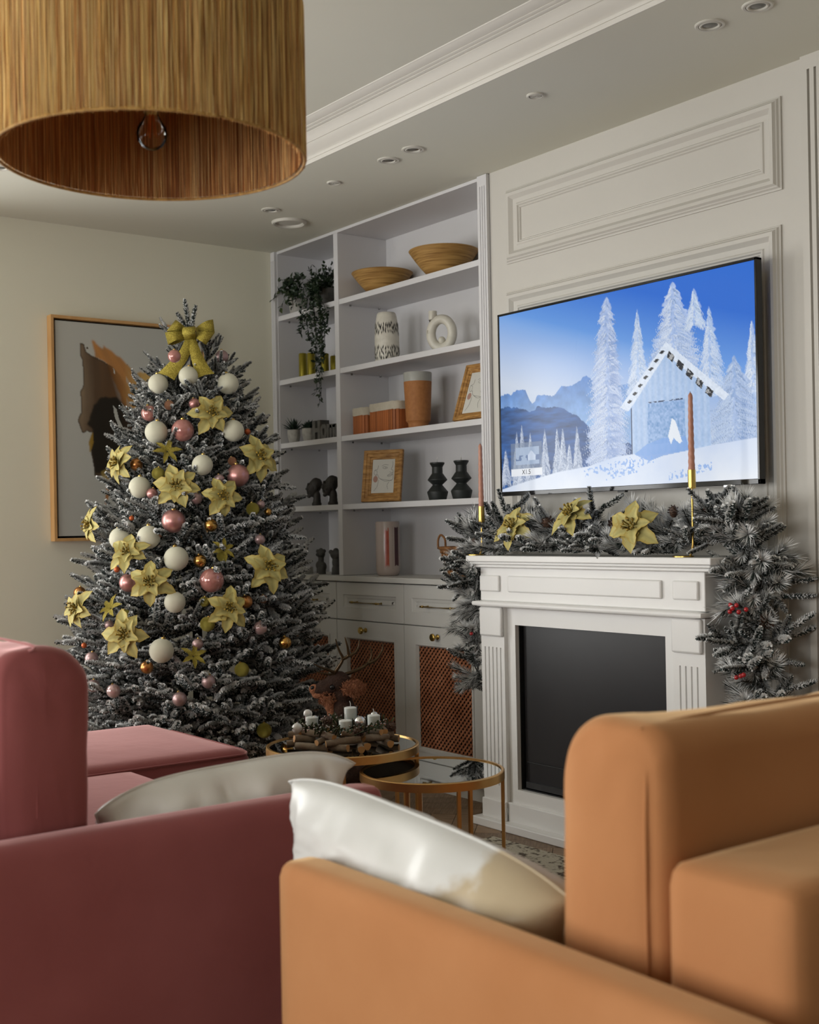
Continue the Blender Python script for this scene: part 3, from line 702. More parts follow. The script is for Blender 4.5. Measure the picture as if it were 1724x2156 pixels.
fc = bpy.data.curves.new('caption', 'FONT'); fc.body = 'X1.5'; fc.size = 0.026; fc.align_x = 'CENTER'; fc.align_y = 'CENTER'
tmp = bpy.data.objects.new('caption_tmp', fc); COL.objects.link(tmp)
bpy.context.view_layer.update()
me = bpy.data.meshes.new_from_object(tmp.evaluated_get(bpy.context.evaluated_depsgraph_get())); bpy.data.objects.remove(tmp)
me.name = 'caption'; me.materials.clear(); me.materials.append(MATS['ink'])
cp = bpy.data.objects.new('caption', me); COL.objects.link(cp); cp.parent = tv
cp.matrix_local = Matrix.Translation(Vector((sx0 + (sx1 - sx0) * 0.1165, TY + 0.0014, sz1 - (sz1 - sz0) * 0.896)) - Vector(tv.location)) @ Matrix.Rotation(PI / 2, 4, 'X')

# ------------------------------------------------------------------ painting on the left wall
py0, py1, pz0, pz1 = -1.217, -0.420, 1.122, 2.1675
pt = empty('painting', (0.02, (py0 + py1) / 2, pz0)); tag(pt, 'large framed abstract painting in brown and gold behind the tree', 'painting')
fr = MB()
for a, b, q, r in ((py0, py0 + 0.014, pz0, pz1), (py1 - 0.014, py1, pz0, pz1), (py0 + 0.014, py1 - 0.014, pz1 - 0.014, pz1), (py0 + 0.014, py1 - 0.014, pz0, pz0 + 0.014)): fr.box(0.001, 0.050, a, b, q, r)
fr.build('frame', 'pale_frame_wood', pt, bevel=0.001, recalc=False)
box('tray', 'matte_black', 0.001, 0.008, py0 + 0.014, py1 - 0.014, pz0 + 0.014, pz1 - 0.014, pt, smooth=0)
box('canvas_edge', 'paper', 0.006, 0.0395, py0 + 0.024, py1 - 0.024, pz0 + 0.024, pz1 - 0.024, pt, smooth=0)
H_, W_ = 300, 230; U, V = np.meshgrid(np.linspace(0, 1, W_), np.linspace(0, 1, H_))
A1 = vnoise((H_, W_), (6, 5), 71, 5); A2 = vnoise((H_, W_), (18, 14), 72, 4); A3 = vnoise((H_, W_), (4, 20), 73, 4)
Uw, Vw = U + (A2 - .5) * .035, V + (A1 - .5) * .03
img = np.zeros((H_, W_, 3)) + np.array((0.50, 0.50, 0.46))
gold = [(.238, .129), (.305, .097), (.343, .123), (.42, .154), (.498, .199), (.577, .217), (.632, .236), (.65, .30), (.68, .40), (.66, .52), (.58, .60), (.512, .54), (.454, .371), (.437, .273), (.38, .212), (.304, .167)]
brown = [(.156, .094), (.18, .097), (.19, .131), (.237, .156), (.303, .174), (.37, .198), (.428, .245), (.47, .3), (.52, .369), (.57, .439), (.58, .496), (.489, .54), (.41, .555), (.389, .626), (.359, .662), (.309, .711), (.237, .718), (.229, .656), (.217, .559), (.228, .511), (.19, .505), (.164, .519), (.14, .465), (.159, .423), (.157, .326), (.177, .284), (.172, .174), (.157, .154)]
dark = [(.231, .379), (.299, .348), (.396, .338), (.454, .385), (.492, .44), (.53, .496), (.479, .54), (.42, .555), (.389, .626), (.309, .711), (.237, .705), (.229, .656), (.217, .559), (.238, .51), (.2, .484), (.221, .421)]
paperc = np.array((.50, .50, .46))
# streaky wash: noise drawn out along the brush direction (up-left to down-right)
Aa, Bb = U * .62 + V * .78, U * .78 - V * .62
def look(n_, a, b): return n_[np.clip((a * (n_.shape[0] - 1)).astype(int), 0, n_.shape[0] - 1), np.clip((b * (n_.shape[1] - 1)).astype(int), 0, n_.shape[1] - 1)]
ST = vnoise((400, 400), (5, 60), 75, 3); strk = look(ST, (Aa * .8) % 1, (Bb * .5 + .5) % 1)
gm = blur(poly_mask([(.225, .135), (.30, .085), (.345, .118), (.43, .150), (.50, .20), (.60, .215), (.66, .24), (.70, .33), (.74, .43), (.72, .56), (.64, .62), (.52, .60), (.43, .38), (.40, .28), (.36, .21), (.28, .165)], U + (strk - .5) * .09 + (A2 - .5) * .02, V + (strk - .5) * .07).astype(float), 4)
gc = np.clip((U - .42) / .22 + (A1 - .5) * .5, 0, 1)[..., None]; put(gm, (lin((176, 112, 20)) * (1 - gc) + lin((216, 174, 84)) * gc) * (.8 + .4 * strk[..., None]), .88)
put(gm * np.clip((strk - .58) * 6, 0, 1) * (U > .46), paperc * .95, .55)
bm = blur(poly_mask(brown, U + (A2 - .5) * .022, V + (A2 - .5) * .022).astype(float), 1)
soft = np.clip((.475 - (U - (V - .3) * .35)) / .10, 0, 1); soft = np.where(V > .5, 1, soft)          # melts into the gold on its right
ec = np.clip((U - .15) / .10 + (A1 - .5) * .6, 0, 1)[..., None]; ec2 = np.clip((U - .27) / .16 + (A1 - .5) * .5, 0, 1)[..., None]
bc_ = (lin((132, 112, 88)) * (1 - ec) + lin((84, 60, 34)) * ec) * (1 - ec2) + lin((96, 58, 8)) * ec2
put(bm * soft, bc_ * (.75 + .5 * A3[..., None]), .97)
dk_ = blur(poly_mask(dark, U + (A1 - .5) * .05 + (A2 - .5) * .02, V + (A1 - .5) * .05).astype(float), 3)
dd = np.clip((U - .42) / .12 + (A1 - .5) * .5, 0, 1)[..., None]; put(dk_, lin((26, 21, 10)) * (1 - dd) + lin((62, 36, 8)) * dd, .96)
rim_ = np.clip(bm * (1 - blur(bm, 3)) * 3.2, 0, 1) * (U < .34); put(rim_, lin((44, 34, 22)), .7)
put(poly_mask([(.368, .38), (.394, .401), (.413, .45), (.436, .491), (.452, .535), (.435, .527), (.402, .478), (.379, .43)], U + (A2 - .5) * .01, V).astype(float), paperc)
put(poly_mask([(.425, .368), (.444, .382), (.461, .402), (.444, .392)], U, V).astype(float), paperc)
put(poly_mask([(.375, .205), (.385, .215), (.388, .235), (.378, .228)], U, V).astype(float), paperc)
put(blur(poly_mask([(.313, .70), (.332, .70), (.336, .795), (.315, .858), (.3, .857), (.311, .802)], U, V).astype(float), 1), lin((168, 104, 30)) * (.7 + .6 * A1[..., None]), .9)
put(blur(poly_mask([(.203, .56), (.233, .51), (.236, .559), (.211, .615)], U, V).astype(float), 1), lin((160, 126, 44)), .9)
put(blur(poly_mask([(.27, .70), (.36, .67), (.38, .72), (.30, .75)], U + (A2 - .5) * .03, V).astype(float), 2), lin((160, 138, 72)), .75)
put(((np.hypot(U - .205, (V - .118) * 1.3) < .006) | (np.hypot(U - .50, (V - .205) * 1.3) < .004) | (np.hypot(U - .47, (V - .185) * 1.3) < .003)).astype(float), lin((60, 46, 26)))
picture_mesh('canvas', np.clip(img, 0.004, 1), lambda u, v: (0.040, py0 + 0.024 + (py1 - py0 - 0.048) * u, pz1 - 0.024 - (pz1 - pz0 - 0.048) * v), 'art', pt)

# ------------------------------------------------------------------ things on the shelves
def blob(name, mt, balls, parent=None, voxel=0.004, smooth_it=4, local=False, extra=None):
    """one continuous modelled surface grown from overlapping ellipsoids (centre, radii[, rotation])"""
    mb = MB()
    for b in balls:
        c, r = b[0], b[1]; rot = Euler(b[2]).to_matrix().to_4x4() if len(b) > 2 else Matrix.Identity(4)
        mb.ball((0, 0, 0), r, 16, M=Matrix.Translation(c) @ rot)
    if extra: extra(mb)
    o = mb.build(name, mt, parent, smooth=80, local=local)
    rm = o.modifiers.new('union', 'REMESH'); rm.mode = 'VOXEL'; rm.voxel_size = voxel; rm.use_smooth_shade = True
    if smooth_it: sm = o.modifiers.new('soften', 'SMOOTH'); sm.iterations = smooth_it; sm.factor = 0.5
    return o
s1, s2, s3, s4 = SH; s5 = 0.930
for x, y, R, h, lb in ((0.765, 0.150, 0.148, 0.112, 'smaller round bamboo bowl on the top shelf, nearer the plant'), (1.240, 0.150, 0.158, 0.128, 'larger round bamboo bowl on the top shelf, nearer the fireplace')):
    b = MB(); pr_ = [(0.0, 0.0), (R * 0.30, 0.0), (R * 0.33, 0.006)]
    for i in range(11):
        t = i / 10; pr_.append((R * (0.33 + 0.67 * t ** 0.86), 0.006 + (h - 0.006) * t ** 1.12))
    inn = [(r - 0.006, z + 0.004) for r, z in pr_[3:]][::-1]
    b.lathe(pr_ + [(R - 0.001, h + 0.002)] + inn + [(0.0, 0.012)], 56, (x, y, s1))
    tag(b.build('bamboo_bowl', 'bamboo', smooth=50), lb, 'bowl', 'bamboo bowls')
# cream vase with two bands of black dabs
v = empty('patterned_vase', (0.862, 0.10, s2)); tag(v, 'cream ceramic vase with two bands of black dashes on second shelf', 'vase')
prof = [(0.0, 0), (0.050, 0), (0.056, 0.006), (0.0585, 0.05), (0.058, 0.12), (0.054, 0.18), (0.047, 0.222), (0.043, 0.234), (0.039, 0.237), (0.036, 0.230), (0.036, 0.10), (0.0, 0.10)]
MB().lathe(prof, 40, (0.862, 0.10, s2)).build('body', 'ceramic_speckle', v, smooth=50)
dm = MB()
def rad(z): return float(np.interp(z, [0, .006, .05, .12, .18, .222], [.05, .056, .0585, .058, .054, .047])) + 0.0012
for zc, hh in ((0.045, 0.060), (0.160, 0.055)):
    for row in range(3):
        for k in range(34):
            q = 2 * PI * (k + random.uniform(-.3, .3)) / 34; z = zc + (row - 1) * hh / 3 + random.uniform(-.008, .008); L = random.uniform(.010, .016); wq = random.uniform(.03, .055)
            sl = random.uniform(-.06, .06)
            def P(a, zz): return (0.862 + rad(zz) * math.cos(a), 0.10 + rad(zz) * math.sin(a), s2 + zz)
            dm.add([P(q - sl, z - L), P(q + wq, z), P(q + sl, z + L), P(q - wq, z)], [(0, 1, 2, 3)])
dm.build('dashes', 'ink', v, smooth=0, recalc=False, kind='stuff')
# ring vase
v = empty('ring_vase', (1.265, 0.11, s2)); tag(v, 'white glazed ring-shaped vase with a ball inside on second shelf', 'vase')
b = MB(); ux, uy = math.cos(0.60), math.sin(0.60); cx, cz = 0.0, 0.088
pts = [(-0.052 + 0.018, 0, 0.196), (-0.036, 0, 0.165), (-0.041, 0, 0.135)]
for i in range(0, 34):
    a = PI * 0.93 + 2 * PI * i / 32; pts.append((0.050 * math.cos(a), 0, 0.086 + 0.064 * math.sin(a)))
W2 = lambda p: (1.265 + p[0] * ux, 0.11 + p[0] * uy, s2 + p[2])
b.tube([W2(p) for p in pts[3:]], 0.0215, 16, mi=0)
b.tube([W2(p) for p in ((-0.033, 0, 0.120), (-0.040, 0, 0.150), (-0.040, 0, 0.188))], [0.020, 0.019, 0.0185], 16)
b.ball(W2((0.0, 0, 0.056)), 0.017, 16)
b.build('body', 'ceramic_speckle', v, smooth=60, recalc=False)
MB().tube([W2((-0.040, 0, 0.1882)), W2((-0.040, 0, 0.1886))], 0.0135, 16).build('mouth', 'shadow_gap', v)
# pillar candles
GL = ['tallest gold pillar candle, clear of the trailing plant', 'second gold pillar candle, partly behind the trailing leaves', 'short gold pillar candle behind trailing leaves', 'shortest gold pillar candle beside the bookcase divider']
for (x, y, h, r), lb in zip(((0.165, 0.07, 0.130, 0.0215), (0.245, 0.07, 0.122, 0.0215), (0.37, 0.07, 0.104, 0.021), (0.435, 0.085, 0.085, 0.021)), GL):
    e = empty('pillar_candle', (x, y, s2)); tag(e, lb, 'candle', 'gold pillar candles')
    MB().lathe([(0, 0), (r, 0), (r, h - 0.003), (r - 0.003, h), (r - 0.008, h - 0.004), (0, h - 0.006)], 28, (x, y, s2)).build('wax', 'gold_wax', e, smooth=50)
    MB().tube([(x, y, s2 + h - 0.006), (x + 0.001, y, s2 + h + 0.008)], 0.0012, 6).build('wick', 'wick', e)
# bamboo boxes with folded linen lining
for x0, x1, y0, y1, h, lb in ((0.650, 0.772, 0.03, 0.16, 0.128, 'smaller bamboo storage box with linen liner beside the divider'), (0.792, 1.020, 0.03, 0.19, 0.136, 'longer bamboo storage box with linen liner beside the tan vase')):
    e = empty('storage_box', ((x0 + x1) / 2, (y0 + y1) / 2, s3)); tag(e, lb, 'box', 'bamboo storage boxes')
    def outline(o, rr=0.035, n=6):
        out = []
        for cx, cy, a0 in ((x1 - rr, y1 - rr, 0), (x0 + rr, y1 - rr, 90), (x0 + rr, y0 + rr, 180), (x1 - rr, y0 + rr, 270)):
            for i in range(n + 1):
                a = math.radians(a0 + 90 * i / n); out.append((cx + (rr + o) * math.cos(a), cy + (rr + o) * math.sin(a)))
        return out
    MB().prism(outline(-0.004), s3, s3 + h - 0.03, 'z').build('body', 'box_wood', e)
    # upright slats around the outline
    ol = [Vector((a, b, 0)) for a, b in outline(-0.001)]; per = sum((ol[i] - ol[i - 1]).length for i in range(len(ol))); ns_ = int(per / 0.0150)
    sp = MB().box(-0.0068, 0.0068, -0.003, 0.003, 0, h - 0.028); first = None; acc = 0; nxt = per / ns_ / 2
    for i in range(len(ol)):
        a, b = ol[i], ol[(i + 1) % len(ol)]; L = (b - a).length
        while nxt <= acc + L:
            p = a + (b - a) * ((nxt - acc) / L); d = (b - a).normalized()
            M = Matrix.Translation((p.x - ORG[e.name][0], p.y - ORG[e.name][1], 0.0005)) @ Matrix.Rotation(math.atan2(d.y, d.x), 4, 'Z')
            if first is None: first = sp.build('slat', 'box_wood', e, bevel=0.001, seg=1, local=True); first.matrix_local = M
            else: share(first, 'slat', e, M)
            nxt += per / ns_
        acc += L
    lm = MB(); o0 = outline(0.004); o1 = outline(0.0045); o2 = outline(-0.006); N = len(o0); rows = []
    for oo, z in ((o0, h - 0.038), (o1, h - 0.004), (outline(0.001), h), (o2, h - 0.002), (o2, h - 0.045)):
        rows.append([(a, b, s3 + z + 0.0015 * math.sin(i * 2.1)) for i, (a, b) in enumerate(oo)])
    lm.add(sum(rows, []), [(r * N + i, r * N + (i + 1) % N, (r + 1) * N + (i + 1) % N, (r + 1) * N + i) for r in range(4) for i in range(N)] + [tuple(4 * N + i for i in range(N))])
    lm.build('liner', 'linen', e, smooth=50)
vary('box_wood', 0.75, 1.15)
# tan vase
v = empty('tall_vase', (1.095, 0.10, s3)); tag(v, 'tall tan vase with grey glazed rim on third shelf', 'vase')
MB().lathe([(0, 0), (0.044, 0), (0.046, 0.004), (0.046, 0.018), (0.0475, 0.028), (0.056, 0.036), (0.0565, 0.045), (0.064, 0.215)], 44, (1.095, 0.10, s3)).build('body', 'tan_ceramic', v, smooth=40)
MB().lathe([(0.0641, 0.215), (0.0655, 0.252), (0.064, 0.257), (0.061, 0.255), (0.058, 0.14), (0, 0.14)], 44, (1.095, 0.10, s3)).build('rim', 'grey_glaze', v, smooth=40)
# two frames with single-line faces
FACE = [[(.255, .172), (.235, .281), (.125, .309), (.079, .387), (.135, .467), (.255, .458), (.304, .538), (.401, .584), (.622, .613), (.862, .642), (.953, .592), (.96, .495), (.943, .377)], [(.079, .316), (.199, .339), (.214, .418), (.177, .476)], [(.422, .2), (.534, .156), (.723, .169)], [(.453, .255), (.545, .211), (.685, .246), (.592, .282), (.474, .264)], [(.57, .235), (.60, .262), (.62, .235)], [(.915, .067), (.925, .183), (.861, .297), (.95, .339), (.93, .408), (.79, .373)], [(.699, .489), (.821, .433), (.926, .455), (.868, .5), (.739, .521), (.699, .489)], [(.70, .489), (.80, .478), (.92, .46)], [(.299, .617), (.264, .796), (.107, .945)], [(.801, .668), (.709, .784), (.76, .905)], [(.381, .584), (.631, .656), (.945, .62)]]
def face_frame(x, y, z, rz, lean, fw, fh, bw, lb):
    e = empty('picture_frame', (x, y, z), local=True); e.rotation_euler = (Matrix.Rotation(rz, 3, 'Z') @ Matrix.Rotation(-lean, 3, 'X')).to_euler()
    tag(e, lb, 'picture frame', 'line-drawing picture frames')
    m_ = MB(); st = [(0, 0), (0, 0.018), (0.003, 0.020), (bw * 0.35, 0.019), (bw * 0.4, 0.015), (bw * 0.7, 0.012), (bw * 0.75, 0.009), (bw - 0.003, 0.007), (bw, 0.002)]
    rows = [[(-fw / 2 + d, -h, d), (fw / 2 - d, -h, d), (fw / 2 - d, -h, fh - d), (-fw / 2 + d, -h, fh - d)] for d, h in st]
    for i in range(len(rows) - 1):
        for j in range(4):
            k = (j + 1) % 4; m_.add([rows[i][j], rows[i][k], rows[i + 1][k], rows[i + 1][j]], [(0, 1, 2, 3)])
    m_.build('frame', 'frame_wood', e, smooth=20, local=True, recalc=False)
    MB().box(-fw / 2 + bw * .5, fw / 2 - bw * .5, -0.004, -0.0005, bw * .5, fh - bw * .5).build('print', 'paper', e, smooth=0, local=True)
    box_ = MB().box(-fw / 2 + 0.004, fw / 2 - 0.004, -0.0004, 0.004, 0.004, fh - 0.004).build('backing', 'matte_black', e, local=True)
    iw, ih = fw - 2 * bw, fh - 2 * bw; ln = MB(); M = Matrix(((1, 0, 0, -iw / 2), (0, 0, -1, -0.0046), (0, 1, 0, bw + ih), (0, 0, 0, 1)))
    for l in FACE: ribbon(ln, [(p.x, p.y) for p in smooth_line([(a * iw, -b * ih, 0) for a, b in l], 5)], 0.0011, M)
    c = (.157 * iw, -.587 * ih); ln.add([(c[0] + .012 * math.cos(q), c[1] + .016 * math.sin(q), 0) for q in np.linspace(0, 2 * PI, 15)[:-1]], [tuple(range(14))], 1, M)
    ln.build('drawing', ['ink', 'blush_ink'], e, smooth=0, local=True, recalc=False)
    MB().tube([(0, 0.004, fh * 0.75), (0, math.tan(lean) * fh * 0.8 + 0.03, 0.004 + math.tan(lean) * 0.03)], 0.004, 6).build('stand', 'matte_black', e, local=True)
    return e
face_frame(0.846, 0.065, s4 + 0.004, math.radians(30), math.radians(11), 0.200, 0.248, 0.044, 'wooden frame with a line-drawn face and blush earring, fourth shelf')
face_frame(1.520, 0.055, s3 + 0.004, math.radians(4), math.radians(20), 0.19, 0.260, 0.036, 'wooden frame with a line drawing leaning at the third shelf end')
# zigzag black candles
for x, lb in ((1.215, 'black zigzag candle on the fourth shelf, nearer the framed face'), (1.385, 'black zigzag candle on the fourth shelf, nearer the fireplace')):
    e = empty('sculptural_candle', (x, 0.11, s4)); tag(e, lb, 'candle', 'black zigzag candles')
    MB().lathe([(0, 0), (0.038, 0), (0.0385, 0.001), (0.0475, 0.036), (0.0475, 0.039), (0.0225, 0.069), (0.0225, 0.071), (0.0442, 0.091), (0.0442, 0.094), (0.0245, 0.122), (0.0240, 0.150), (0.0335, 0.165), (0.0335, 0.170), (0.030, 0.171), (0.0, 0.168)], 24, (x, 0.11, s4)).build('wax', 'black_wax', e, smooth=25)
    MB().tube([(x, 0.11, s4 + 0.167), (x + 0.001, 0.11, s4 + 0.185), (x + 0.002, 0.11, s4 + 0.196)], [0.0014, 0.002, 0.0008], 6).build('wick', 'white_wax', e)
# tall painted vase on the worktop
v = empty('painted_vase', (0.825, 0.11, s5)); tag(v, 'glossy blush cylinder vase with red and plum strokes on the worktop', 'vase'); vr = 0.0575
MB().lathe([(0, 0.004), (0.042, 0.0), (0.050, 0.004), (0.0565, 0.018), (vr, 0.03), (vr, 0.250), (0.056, 0.256), (0.053, 0.254), (0.052, 0.05), (0, 0.05)], 44, (0.825, 0.11, s5)).build('body', 'pink_ceramic', v, smooth=45)
def on_vase(a, z, o=0.0006): return (0.825 + (vr + o) * math.cos(a), 0.11 + (vr + o) * math.sin(a), s5 + z)
def stroke(mb, a0, a1, z0, z1, jag):
    n = 14; top = [z1 + random.uniform(-jag, jag) for _ in range(n + 1)]; bot = [z0 + random.uniform(-jag, jag) for _ in range(n + 1)]
    for i in range(n):
        p, q = a0 + (a1 - a0) * i / n, a0 + (a1 - a0) * (i + 1) / n
        mb.add([on_vase(p, bot[i]), on_vase(q, bot[i + 1]), on_vase(q, top[i + 1]), on_vase(p, top[i])], [(0, 1, 2, 3)])
ca = math.atan2(-3.45, 4.8)
m_ = MB(); stroke(m_, ca - 0.26, ca + 0.10, 0.045, 0.220, 0.012); m_.build('red_stroke', 'red_glaze', v, recalc=False)
m_ = MB(); stroke(m_, ca + 0.58, ca + 1.02, 0.050, 0.228, 0.004); m_.build('plum_stroke', 'plum_glaze', v, recalc=False)
m_ = MB()
for i in range(28):
    z = 0.035 + i * 0.0072; m_.add([on_vase(ca + 0.40 + .02 * math.cos(t), z + .0013 * math.sin(t)) for t in np.linspace(0, 2 * PI, 9)[:-1]], [tuple(range(8))])
m_.build('dotted_line', 'ink', v, recalc=False, smooth=0)
# wicker basket
e = empty('wicker_basket', (1.40, 0.13, s5)); tag(e, 'brown woven wicker basket with looped handle on the worktop', 'basket'); bx, by, bw_ = 1.40, 0.13, MB()
def brad(t): return 0.088 + 0.047 * t
m_ = MB(); m_.lathe([(0, 0.003), (0.084, 0.003), (0.128, 0.128), (0.122, 0.128), (0.080, 0.010), (0, 0.010)], 40, (bx, by, s5), sy=0.86); m_.build('body', 'wicker', e)
wv = MB(); rows_ = 7
for r_ in range(rows_):
    t = (r_ + 0.5) / rows_; R = brad(t); z = s5 + 0.130 * t; n_ = int(2 * PI * R / 0.026)
    for k in range(n_):
        for sgn in (-1, 1):
            a = 2 * PI * (k + (0.5 if sgn > 0 else 0) + 0.3 * (r_ % 2)) / n_
            M = Matrix.Translation((bx + R * math.cos(a), by + R * 0.86 * math.sin(a), z + sgn * 0.0042)) @ Matrix.Rotation(a + PI / 2, 4, 'Z') @ Matrix.Rotation(sgn * 0.42, 4, 'Y')
            wv.ball((0, 0, 0), (0.0150, 0.0048, 0.0058), 8, M=M)
wv.build('weave', 'wicker', e, smooth=60, recalc=False, kind='stuff')
rm_ = [(bx + 0.137 * math.cos(a), by + 0.137 * 0.86 * math.sin(a), s5 + 0.132) for a in np.linspace(0, 2 * PI, 41)[:-1]]
MB().tube(rm_, 0.0075, 8, closed=True).build('rim', 'wicker', e)
hp = smooth_line([(bx - 0.118, by - 0.075, s5 + 0.13), (bx - 0.124, by - 0.07, s5 + 0.168), (bx - 0.095, by - 0.078, s5 + 0.190), (bx - 0.045, by - 0.095, s5 + 0.172), (bx - 0.020, by - 0.112, s5 + 0.135)], 8)
MB().tube(hp, 0.0048, 8).build('handle', 'wicker', e)
# succulents in concrete pots
def succulent(x, y, R, h, n_, up, L, lb):
    e = empty('potted_succulent', (x, y, s3)); tag(e, lb, 'plant', 'potted succulents')
    MB().lathe([(0, 0), (R * .72, 0), (R * .84, h * .2), (R, h * .6), (R * .985, h), (R * .86, h), (R * .84, h * .85), (0, h * .85)], 32, (x, y, s3)).build('pot', 'concrete', e, smooth=50)
    m_ = MB()
    for k in range(n_):
        a = k * 2.399; el = up * (1 - 0.75 * k / n_) + 0.25 * (k / n_); l = L * random.uniform(.8, 1.1); wd = 0.0065 if up > 1.2 else 0.011
        el = min(1.45, PI / 2 - (PI / 2 - 0.45) * (k / n_)) if up > 1.2 else min(1.4, PI / 2 - 1.25 * (k / n_))
        d = Vector((math.cos(a) * math.cos(el), math.sin(a) * math.cos(el), math.sin(el))); s_ = Vector((-math.sin(a), math.cos(a), 0)); nn = d.cross(s_)
        p0 = Vector((x, y, s3 + h * .85))
        vs = []
        for t, wq in ((0, .6), (.35, 1.0), (.7, .7), (1, .02)):
            c = p0 + d * l * t + nn * (-0.12 * l * t * t); vs += [c + s_ * wd * wq, c + nn * wd * .45 * wq, c - s_ * wd * wq, c - nn * wd * .45 * wq]
        m_.add(vs, [(4 * i + j, 4 * i + (j + 1) % 4, 4 * i + 4 + (j + 1) % 4, 4 * i + 4 + j) for i in range(3) for j in range(4)])
    m_.build('leaves', 'succulent', e, smooth=40, kind='stuff')
succulent(0.105, 0.045, 0.0335, 0.068, 26, 1.3, 0.078, 'spiky succulent in a pale concrete pot, outermost on the shelf')
succulent(0.235, 0.055, 0.0365, 0.066, 34, 1.0, 0.055, 'rosette succulent in a pale concrete pot beside the letters')
# concrete word
e = empty('word_sign', (0.42, 0.055, s3)); tag(e, 'grey concrete block letters reading Home on the third shelf', 'sign')
def letter(bits, x, hole=None):
    m_ = MB()
    for (a, b, c, d) in bits: m_.box(x + a, x + b, 0.03, 0.085, s3 + c, s3 + d)
    m_.build('letter', 'concrete_dark', e, recalc=False, smooth=0)
def ring(x, w_, h, th, z0=0.0, arch=False):
    m_ = MB(); n_ = 24; o = []; i_ = []
    for k in range(n_):
        a = 2 * PI * k / n_; o.append((x + w_ / 2 + w_ / 2 * math.copysign(abs(math.cos(a)) ** .7, math.cos(a)), s3 + z0 + h / 2 + h / 2 * math.copysign(abs(math.sin(a)) ** .7, math.sin(a))))
        i_.append((x + w_ / 2 + (w_ / 2 - th) * math.cos(a), s3 + z0 + h / 2 + (h / 2 - th) * math.sin(a)))
    vs = [(a, y, b) for y in (0.03, 0.085) for (a, b) in o] + [(a, y, b) for y in (0.03, 0.085) for (a, b) in i_]
    fs = []
    for k in range(n_):
        q = (k + 1) % n_; fs += [(k, q, 2 * n_ + q, 2 * n_ + k), (n_ + k, n_ + q, 3 * n_ + q, 3 * n_ + k), (k, q, n_ + q, n_ + k), (2 * n_ + k, 2 * n_ + q, 3 * n_ + q, 3 * n_ + k)]
    m_.add(vs, fs); return m_
letter([(0, .024, 0, .098), (.048, .072, 0, .098), (.024, .048, .038, .060)], 0.305)
ring(0.379, 0.056, 0.074, 0.019).build('letter', 'concrete_dark', e)
letter([(0, .018, 0, .072), (.026, .044, 0, .066), (.052, .070, 0, .066), (.018, .070, .052, .070)], 0.437)
m_ = ring(0.509, 0.052, 0.070, 0.017); m_.box(0.520, 0.558, 0.03, 0.085, s3 + .028, s3 + .042); m_.build('letter', 'concrete_dark', e, recalc=False)
# dark busts, faces turned to the tree
def bust(x, y, sc_, lb):
    e = empty('bust', (x, y, s4), (0, 0, math.radians(52)), local=True); e.scale = (sc_ * .84, sc_ * .95, sc_ * 1.06); tag(e, lb, 'sculpture', 'dark head sculptures')
    B = [((0.004, 0, 0.112), (0.040, 0.033, 0.040)), ((-0.012, 0, 0.100), (0.034, 0.030, 0.042)), ((-0.020, 0, 0.082), (0.026, 0.026, 0.034)), ((0.020, 0, 0.118), (0.028, 0.028, 0.030)),
         ((-0.056, 0, 0.092), (0.012, 0.009, 0.008)), ((-0.051, 0, 0.101), (0.009, 0.007, 0.014)), ((-0.045, 0, 0.118), (0.010, 0.022, 0.007)), ((-0.051, 0, 0.0785), (0.009, 0.012, 0.005)), ((-0.050, 0, 0.0695), (0.009, 0.011, 0.005)), ((-0.043, 0, 0.054), (0.014, 0.014, 0.011)),
         ((-0.030, 0.016, 0.086), (0.013, 0.012, 0.012)), ((-0.030, -0.016, 0.086), (0.013, 0.012, 0.012)), ((0.008, 0.033, 0.095), (0.009, 0.005, 0.014)), ((0.008, -0.033, 0.095), (0.009, 0.005, 0.014)),
         ((0.010, 0, 0.050), (0.026, 0.024, 0.034)), ((0.010, 0, 0.028), (0.027, 0.026, 0.030)), ((0.008, 0, 0.010), (0.034, 0.030, 0.018))]
    o = blob('head', 'dark_clay', B, e, 0.0028, 1, local=True); return e
bust(0.245, 0.08, 0.90, 'dark clay head sculpture in profile, fully visible on the fourth shelf')
bust(0.388, 0.085, 0.94, 'dark clay head sculpture half hidden by the bookcase divider')
def clip_floor(o): return o
def torso(x, y, kind, lb):
    e = empty('torso_candle', (x, y, s5), (0, 0, math.radians(30)), local=True); tag(e, lb, 'candle', 'grey torso candles')
    if kind == 'f':
        B = [((0, 0, 0.022), (0.025, 0.021, 0.034)), ((-0.006, 0, 0.045), (0.024, 0.020, 0.024)), ((0.012, 0, 0.038), (0.017, 0.019, 0.024)), ((0, 0, 0.072), (0.0155, 0.014, 0.026)), ((0, 0, 0.100), (0.023, 0.016, 0.022)), ((-0.012, -0.013, 0.099), (0.010, 0.011, 0.010)), ((0.010, -0.013, 0.099), (0.010, 0.011, 0.010)), ((-0.018, 0, 0.116), (0.010, 0.010, 0.010)), ((0.018, 0, 0.116), (0.010, 0.010, 0.010)), ((0, 0, 0.122), (0.012, 0.010, 0.010))]
    else:
        B = [((0, 0, 0.022), (0.024, 0.020, 0.032)), ((0, 0, 0.060), (0.022, 0.017, 0.032)), ((0, 0, 0.098), (0.032, 0.019, 0.026)), ((-0.014, -0.010, 0.098), (0.014, 0.010, 0.013)), ((0.014, -0.010, 0.098), (0.014, 0.010, 0.013)), ((-0.028, 0, 0.112), (0.012, 0.012, 0.012)), ((0.028, 0, 0.112), (0.012, 0.012, 0.012)), ((0, 0, 0.122), (0.014, 0.012, 0.010))]
    blob('body', 'grey_wax', B, e, 0.003, 3, local=True)
    MB().lathe([(0, 0), (0.024, 0), (0.0245, 0.004), (0.022, 0.02), (0, 0.02)], 20, sy=0.85).build('foot', 'grey_wax', e, local=True)
